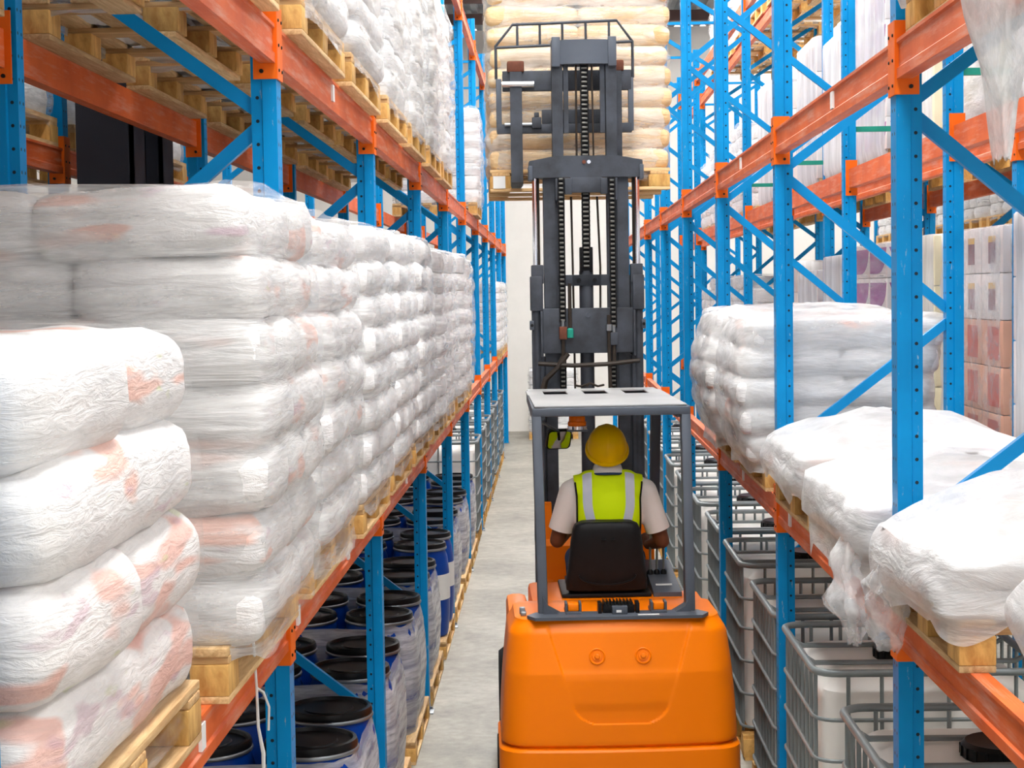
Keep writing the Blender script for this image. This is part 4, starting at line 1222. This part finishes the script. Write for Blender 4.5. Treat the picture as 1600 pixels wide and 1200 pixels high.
ca = MB().box(-.042, .042, 2.25, 2.30, 2.97, 3.13, .006).build('chain_anchor', MT['chain_dark'], FK)
for s in (-1, 1):
    MB().box(s * .22, s * .30, 2.26, 2.36, .3, 2.44).build('inner_channel', MT['mast'], FK)
def chain(name, x, y, z0, z1, w=.044):
    mb = MB()
    p = .0285
    z = z0; i = 0
    for s in (-.5, .5):
        mb.box(x + s * w - .004, x + s * w + .004, y - .008, y + .016, z0, z1, mi=1)
    mb.box(x - w * .5, x + w * .5, y + .010, y + .014, z0, z1, mi=1)
    while z < z1 - .01:
        mb.box(x - w * .42, x + w * .42, y - .006, y + .010, z + .004, z + .0165, .003)
        mb.tube([(x - w * .62, y + .002, z + .010), (x + w * .62, y + .002, z + .010)], .0045, 6, mi=1)
        z += p; i += 1
    o = mb.build(name, [MT['chain'], MT['chain_dark']], FK, ang=40)
    return o
chain('lift_chain', 0.0, 2.235, 3.70, 4.29)
chain('lift_chain', 0.0, 2.24, 3.00, 3.50)
for s, z1 in ((-1, 2.60), (1, 2.56)):
    c = chain('lift_chain', s * .160, 2.145, z1 + .06, 3.56, .034)
    MB().box(s * .160 - .024, s * .160 + .024, 2.115, 2.165, z1 - .05, z1 + .03, .006).build('chain_anchor', MT['rust'] if s < 0 else MT['mast'], c)
    MB().tube([(s * .160, 2.14, z1 - .05), (s * .160, 2.14, z1 - .16)], .012, 8).build('anchor_rod', MT['hose'], c)
    MB().tube([(s * .160, 2.14, z1 + .03), (s * .160, 2.14, z1 + .07)], .010, 8).build('anchor_pin', MT['steel'], c)
    chain('lift_chain', s * .160, 2.20, 2.10, 2.40, .034)
for s in (-1, 1):
    MB().tube([(s * .09, 2.12, 2.26), (s * .05, 2.08, 2.255), (0, 2.07, 2.275), (-.02, 2.07, 2.255)], .007, 6).build('hose', MT['hose'], FK)
# ---- carriage (side-shifted to the left), backrest and forks
CX = -.11
YC = 2.46
cr = MB()
cr.box(CX - .40, CX + .43, YC, YC + .05, 4.14, 4.27, .008)
carr = cr.build('carriage_upper_bar', MT['mast'], FK)
MB().box(CX - .44, CX + .43, YC, YC + .05, 3.87, 3.93, .006).build('carriage_lower_bar', MT['mast'], FK)
MB().box(CX + -.15, CX + .36, YC, YC + .04, 3.93, 4.02, .006).build('carriage_plate', MT['mast'], FK)
for s in (-1, 1):
    MB().bar((CX + s * .425, YC + .02, 3.88), (CX + s * .425, YC + .02, 4.22), .035, .035, (0, 1, 0), .005).build('carriage_side', MT['grey'], FK)
bk = MB()
ZB, ZT, ZM = 4.22, 4.565, 4.43
r = .0095
y = YC + .02
bk.tube([(CX - .44, y, ZB), (CX - .44, y, ZM), (CX - .33, y, ZT), (CX + .34, y, ZT + .02), (CX + .44, y, ZM + .02), (CX + .44, y, ZB)], r, 8)
bk.tube([(CX - .44, y, ZM - .01), (CX + .44, y, ZM + .02)], r, 8)
for x in (-.30, -.155, -.01, .14, .29): bk.tube([(CX + x, y, ZM), (CX + x, y, ZT + .01)], r * .85, 8)
bk.build('load_backrest', MT['mast'], FK)
MB().tube([(CX - .405, YC - .03, 4.18), (CX - .20, YC - .03, 4.18)], .020, 14).build('shift_cylinder', MT['chrome'], FK)
MB().tube([(CX - .39, YC - .01, 3.925), (CX - .20, YC - .01, 3.925)], .012, 10).build('lower_rod', MT['steel'], FK)
MB().box(CX - .215, CX - .155, YC - .03, YC + .01, 3.90, 3.97, .006).box(CX - .20, CX - .17, YC - .03, YC, 3.97, 4.0, .004).build('rod_clamp', MT['mast'], FK)
for i, x in enumerate((CX - .315, .215)):
    f = MB().prism([(YC - .03, 3.555), (YC + .02, 3.537), (3.55, 3.565), (3.56, 3.575), (YC + .03, 3.602), (YC + .02, 4.26), (YC - .03, 4.26)], x - .038, x + .038, 'x')
    fk = f.build('fork', MT['mast'], FK, ang=30)
    MB().box(x - .055, x + .055, YC - .025, YC + .055, 4.26, 4.33, .012).build('fork_hook', MT['rust'], fk)
# the load on the forks
MT['film_stack2'] = film_mat('glossy_clear_film', 0.08, 0.62, (3.0, 3.0, 16.0), (0.2, 0.15, 0), (0.97, 0.95, 0.92, 1), 0.2, a0=0.40, a1=0.66)
LP = FW(-.008, 3.22, 3.605)
_pal = pallet('yellow pine pallet raised on the forks under cream sacks', None, LP.x, LP.y, LP.z - .095, 1.16, 1.18, True, TH + PI / 2)
lt = thing('wrapped_sack_load', 'wrapped stack of cream paper sacks on the pallet raised by the forklift', 'sack load', (LP.x, LP.y, LP.z - .095 + PAL_H), TH)
rr = random.Random(3)
for l in range(12):
    lh = .134
    z = lh * (l + .5)
    for c in (-1, 1):
        for b in (-1, 1):
            wid = .60 if True else 0
            v = rr.randrange(5)
            me = shared(('sack', 'kraftx', v), lambda: sack_mesh(.605, .56, lh * 1.10, 20 + v * 1.7, 'kraft', rnd=.72))
            o = put('sack', me, lt, (c * .295 + rr.uniform(-.012, .018), b * .27 + rr.uniform(-.012, .012), z))
            o.rotation_euler = (rr.uniform(-.02, .02), rr.uniform(-.02, .02), rr.uniform(-.03, .03) + (PI if rr.random() < .5 else 0))
tag(MB().box(-.04, .04, -.004, 0, -.04, .04).build('paper_tag', MT['paper'], bpy.data.objects[_pal.name], (-.583, .53, .06), -PI / 2), 'white paper tag on the corner block')
put('stretch_wrap', film_mesh(1.19, 1.10, 12 * .134, .134, 'film_stack2', 9, .05, .02, .016, True, 60, .03, 0, 1, .03), lt)
tg = MB().box(-.006, .0, -.02, .02, 0, .04)
# ------------------------------------------------------------------ the driver
def blob(name, parts, voxel, mat, parent, smooth=6, keep=None, thick=None, factor=.5):
    mb = MB()
    for p in parts:
        if p[0] == 'e':
            _, c, r = p[:3]
            M = Matrix.Translation(c) @ (p[3] if len(p) > 3 else Matrix.Identity(4)) @ Matrix.Diagonal((*r, 1))
            mb.lathe([(math.sin(a), -math.cos(a)) for a in np.linspace(.06, PI - .06, 14)], 24, M)
        elif p[0] == 'c':
            _, a, b, r0, r1 = p
            a, b = Vector(a), Vector(b); d = (b - a); L = d.length
            q = d.to_track_quat('Z', 'Y').to_matrix().to_4x4(); q.translation = a
            prof = [(r0 * math.sin(t), -r0 * math.cos(t)) for t in np.linspace(.1, PI / 2, 6)] + [(r1 * math.cos(t), L + r1 * math.sin(t)) for t in np.linspace(0, PI / 2 - .1, 6)]
            mb.lathe(prof, 18, q)
    me = mb.mesh(name, MT[mat], 0)
    o = bpy.data.objects.new('tmp', me); COL.objects.link(o)
    m = o.modifiers.new('r', 'REMESH'); m.mode = 'VOXEL'; m.voxel_size = voxel
    if smooth:
        m2 = o.modifiers.new('s', 'SMOOTH'); m2.iterations = smooth; m2.factor = factor
    dg = bpy.context.evaluated_depsgraph_get(); dg.update()
    ev = o.evaluated_get(dg)
    me2 = bpy.data.meshes.new_from_object(ev)
    bpy.data.objects.remove(o)
    bpy.data.meshes.remove(me)
    me2.materials.clear(); me2.materials.append(MT[mat])
    if keep is not None:
        bm = bmesh.new(); bm.from_mesh(me2)
        bad = [f for f in bm.faces if not keep(f.calc_center_median())]
        bmesh.ops.delete(bm, geom=bad, context='FACES'); bm.to_mesh(me2); bm.free()
    me2.name = name; me2.shade_smooth(); me2.update()
    return put(name, me2, parent)
PX, PY, PZ = .292, 9.60, 1.190
PS = thing('person', 'forklift driver in yellow hard hat and hi-vis vest over a white shirt, seated, back turned', 'person', (PX, PY, PZ), TH * .4)
T = lambda x, y, z: Vector((x, y, z))
HC = T(0.0, .045, .775)          # head centre
tilt = Matrix.Rotation(math.radians(14), 4, 'X')
def arm_pts(s):
    sh = T(s * .205, -.005, .545)
    if s < 0: return sh, T(-.285, .03, .265), T(-.19, .33, .30), T(-.15, .42, .315)
    return sh, T(.300, .02, .255), T(.245, .31, .19), T(.235, .40, .215)
def grow(parts, g):
    out = []
    for p in parts:
        if p[0] == 'e': out.append(('e', p[1], tuple(r + g for r in p[2]), *p[3:]))
        else: out.append(('c', p[1], p[2], p[3] + g, p[4] + g))
    return out
torso = [('e', T(0, 0, .09), (.175, .13, .12)), ('e', T(0, .005, .25), (.158, .108, .16)), ('e', T(0, .0, .43), (.188, .118, .19)),
         ('c', T(-.165, -.005, .555), T(.165, -.005, .555), .06, .06), ('c', T(-.10, -.01, .585), T(.10, -.01, .585), .055, .055)]
neck = [('c', T(0, -.005, .58), T(0, .03, .72), .056, .052)]
head = [('e', HC, (.077, .098, .112), tilt), ('e', HC + T(0, .045, -.065), (.056, .058, .06)), ('e', HC + T(0, .10, -.015), (.013, .022, .02)),
        ('e', HC + T(-.078, .0, -.01), (.012, .024, .034)), ('e', HC + T(.078, .0, -.01), (.012, .024, .034)), ('e', HC + T(0, .092, -.058), (.026, .012, .010)),
        ('e', HC + T(0, .085, .03), (.055, .018, .012))]
arms, hands = [], []
for s in (-1, 1):
    sh, el, wr, pa = arm_pts(s)
    arms += [('c', sh, el, .055, .044), ('c', el, wr, .043, .028), ('c', wr, pa, .027, .034)]
    d = (pa - wr).normalized(); side = d.cross(T(0, 0, 1)).normalized(); upv = side.cross(d)
    hands.append(('c', pa - side * .02, pa + side * .02, .020, .020))
    for i, (off, ln) in enumerate(((-.034, .060), (-.012, .070), (.011, .066), (.032, .052))):
        k = pa + side * off + d * .022
        m1 = k + d * ln * .5 - upv * .008
        m2 = m1 + d * ln * .22 - upv * .028
        m3 = m2 - d * ln * .22 - upv * .018
        hands += [('c', k, m1, .0105, .0095), ('c', m1, m2, .0095, .0088), ('c', m2, m3, .0088, .0075)]
    tb = pa - side * s * -.036 - d * .01
    inn = side * (1 if s < 0 else -1)
    b0 = pa + inn * .030 - d * .015; b1 = b0 + inn * .024 + d * .026 - upv * .012; b2 = b1 + d * .028 - upv * .016
    hands += [('c', b0, b1, .0125, .011), ('c', b1, b2, .011, .0085)]
legs = []
for s in (-1, 1):
    legs += [('c', T(s * .095, .02, .095), T(s * .165, .44, .10), .088, .062), ('c', T(s * .165, .44, .10), T(s * .16, .50, -.34), .058, .038)]
feet = [('c', T(s * .16, .50, -.40), T(s * .165, .66, -.43), .036, .030) for s in (-1, 1)]
body = blob('body', torso + neck + head + arms + hands + legs + feet, .0065, 'skin', PS, 5)
for s in (-1, 1):
    MB().lathe([(.011 * math.sin(a), -.011 * math.cos(a)) for a in np.linspace(.1, PI - .1, 10)], 14, Matrix.Translation(HC + T(s * .032, .088, .006))).build('eye', MT['eye'], body)
blob('trousers', grow([torso[0]], .012) + grow(legs, .012), .010, 'jeans', PS, 6)
blob('shoes', grow(feet, .014), .009, 'black', PS, 4)
slv = []
for s in (-1, 1):
    sh, el, wr, pa = arm_pts(s)
    slv.append(('c', sh + T(0, 0, -.005), sh.lerp(el, .80), .070, .070))
def keep_shirt(c): return c.z > .02
shirt = blob('shirt', grow(torso, .012) + slv, .009, 'shirt', PS, 7, keep_shirt)
bm = bmesh.new(); bm.from_mesh(shirt.data)
for s in (-1, 1):
    sh, el, wr, pa = arm_pts(s)
    d = (el - sh).normalized(); q = sh + d * (el - sh).length * .78
    near = [f for f in bm.faces if f.calc_center_median().x * s > .19 and (f.calc_center_median() - q).length < .2]
    geo = set(near)
    for f in near: geo.update(f.edges); geo.update(f.verts)
    bmesh.ops.bisect_plane(bm, geom=list(geo), plane_co=q, plane_no=d)
    bad = [f for f in bm.faces if f.calc_center_median().x * s > .19 and (f.calc_center_median() - q).dot(d) > 0]
    bmesh.ops.delete(bm, geom=bad, context='FACES')
bm.to_mesh(shirt.data); bm.free()
col = MB()
rows = []
for z, r_, o_ in ((.635, .088, .0), (.652, .076, .004), (.685, .068, .012), (.692, .066, .013), (.688, .070, .013), (.655, .080, .004), (.642, .093, .0)):
    rows.append([(r_ * 1.08 * math.cos(a), o_ + r_ * .95 * math.sin(a), z - .012 * math.sin(a)) for a in np.linspace(0, 2 * PI, 32, False)])
MB().grid(rows, closeu=True).build('collar', MT['shirt'], shirt, ang=60)
MB().tube([(.094 * math.cos(a), .0 + .086 * math.sin(a), .634 - .014 * math.sin(a)) for a in np.linspace(PI, 2 * PI, 20)], .0075, 8).build('collar_trim', MT['jeans'], shirt)
def keep_vest(c):
    if c.z < .03: return False
    if c.y > .05 and abs(c.x) < .035: return False
    hw = .178 + .03 * sm(.30, .10, c.z) - .0 + .012 * sm(.5, .62, c.z)
    if abs(c.x) > hw and .12 < c.z: return False
    if (c.x ** 2 + (c.y * 1.1) ** 2) ** .5 < .074 and c.z > .58: return False
    return True
vest = blob('hi_vis_vest', grow(torso, .024), .007, 'vest', PS, 8, keep_vest)
bv = BVHTree.FromPolygons([v.co[:] for v in vest.data.vertices], [list(p.vertices) for p in vest.data.polygons])
def hit(x, z, y0=-.6, d=1):
    h = bv.ray_cast(Vector((x, y0, z)), Vector((0, d, 0)))
    return h[0]
for s in (-1, 1):
    rows = []
    for q in range(46):
        if q < 16: ph, z = (75 - q * 5) * PI / 180, .52
        else: ph, z = 0.0, .52 - (q - 15) * .014
        xc = s * (.118 - .030 * sm(.50, .30, z))
        row = []
        for dx in np.linspace(-.026, .026, 5):
            dv = Vector((0, math.cos(ph), -math.sin(ph)))
            h = bv.ray_cast(Vector((xc + dx, -.02 if ph > .01 else 0, z)) - dv * .5, dv)[0]
            if h is None: break
            p = h - dv * .0045
            row.append(p[:])
        if len(row) == 5: rows.append(row)
    MB().grid(rows).build('reflective_strip', MT['strip'], vest, ang=80, recalc=False)
    tr = []
    for z in np.linspace(.60, .16, 30):
        x = .176 + .03 * sm(.30, .10, z) + .010 * sm(.5, .62, z)
        h = hit(s * (x - .006), z)
        if h: tr.append((s * x, h.y - .002, z))
    MB().tube(tr, .0055, 6).build('armhole_trim', MT['black'], vest)
rows = []
for z in (.16, .21):
    rows.append([])
    for a in np.linspace(-.16, .16, 16):
        h = hit(a, z)
        rows[-1].append((h.x, h.y - .004, h.z) if h else (a, -.14, z))
MB().grid(rows).build('reflective_strip', MT['strip'], vest, ang=80, recalc=False)
# hard hat
HM = Matrix.Translation(HC + T(0, -.014, .0)) @ Matrix.Rotation(math.radians(34), 4, 'X')
def hat(a, t):     # t: 0 rim .. 1 crown
    rr_ = (1 - t ** 2.2) ** .5 if t < 1 else 0
    return (math.cos(a) * .112 * rr_, math.sin(a) * .132 * rr_, .005 + .135 * t)
rows = []
for rz, z, off in ((1.07, -.012, .0), (1.10, -.010, .0), (1.09, .002, .0), (1.015, .008, 0)):
    rows.append([(math.cos(a) * .112 * rz, math.sin(a) * .132 * rz + (.022 * max(0, math.sin(a)) ** 2 if rz > 1.03 else 0), z) for a in np.linspace(0, 2 * PI, 64, False)])
for t in np.linspace(0.02, .999, 16):
    rows.append([])
    for a in np.linspace(0, 2 * PI, 64, False):
        x, y_, z = hat(a, t)
        rid = math.exp(-(x / .012) ** 2) + .6 * math.exp(-((abs(x) - .045) / .008) ** 2)
        z += .0035 * rid * sm(.05, .4, t); 
        rows[-1].append((x, y_, z))
mb = MB().grid([[(HM @ Vector(p))[:] for p in r_] for r_ in rows], closeu=True)
n = 64; mb.f.append(tuple(len(mb.v) - n + k for k in range(n))); mb.mi.append(0)
mb.build('hard_hat', MT['helmet'], PS, ang=50)
MB().lathe([(.07, -.02), (.0775, .0), (.07, .02)], 24, HM @ Matrix.Translation((0, -.005, -.03)) @ Matrix.Diagonal((1, 1.25, 1, 1))).build('hair', MT['black'], PS)
# mirror turned so that the driver's chest shows in it
mw = FW(*MC)
chest = Vector((PX, PY + .13, PZ + .38))
nrm = ((Vector((0, 0, CAM_H)) - mw).normalized() + (chest - mw).normalized()).normalized()
nl_ = Matrix.Rotation(-TH, 3, 'Z') @ nrm
zax = nl_; xax = Vector((0, 0, 1)).cross(zax).normalized(); yax = zax.cross(xax)
MM = Matrix((xax, yax, zax)).transposed().to_4x4(); MM.translation = MC
rows = []
fr = MB().prism([(x, y_) for x, y_ in round_rect(.074, .062, .025)], -.02, .0, 'z', M=MM).build('mirror_housing', MT['black'], arm)
gl = MB()
pp = round_rect(.066, .054, .02)
gl.prism(pp, .0005, .004, 'z', M=MM)
gl.build('mirror_glass', MT['mirror'], fr, ang=0)

# ------------------------------------------------------------------ light and camera
w = bpy.data.worlds.new('daylight'); SC.world = w; w.use_nodes = True
bg = w.node_tree.nodes['Background']
bg.inputs['Color'].default_value = (1.0, .985, .97, 1); bg.inputs['Strength'].default_value = 1.7
def area(name, loc, rot, sx, sy, e, col=(1, .98, .95)):
    l = bpy.data.lights.new(name, 'AREA'); l.shape = 'RECTANGLE'; l.size = sx; l.size_y = sy; l.energy = e; l.color = col
    o = bpy.data.objects.new(name, l); COL.objects.link(o); o.location = loc; o.rotation_euler = rot
    return o
cam = bpy.data.cameras.new('camera'); co_ = bpy.data.objects.new('camera', cam); COL.objects.link(co_)
cam.sensor_width = 36; cam.lens = 2690.56 / 1600 * 36; cam.clip_start = .05; cam.clip_end = 200
pi_, ro, ya = .052666, -.015847, -.024469
right = Vector((math.cos(ya), -math.sin(ya), 0)); fh = Vector((math.sin(ya), math.cos(ya), 0)); up = Vector((0, 0, 1))
fwd = fh * math.cos(pi_) - up * math.sin(pi_); upc = fh * math.sin(pi_) + up * math.cos(pi_)
r2 = right * math.cos(ro) + upc * math.sin(ro); u2 = -right * math.sin(ro) + upc * math.cos(ro)
M = Matrix((r2, u2, -fwd)).transposed().to_4x4(); M.translation = (0, 0, CAM_H)
co_.matrix_world = M
SC.camera = co_
SC.view_settings.view_transform = 'Standard'; SC.view_settings.look = 'None'
SC.view_settings.gamma = 1; SC.view_settings.use_curve_mapping = False
SC.view_settings.exposure = 0.0
try:
    SC.cycles.transparent_max_bounces = 40
    SC.cycles.max_bounces = 10
    SC.cycles.diffuse_bounces = 3
except Exception:
    pass
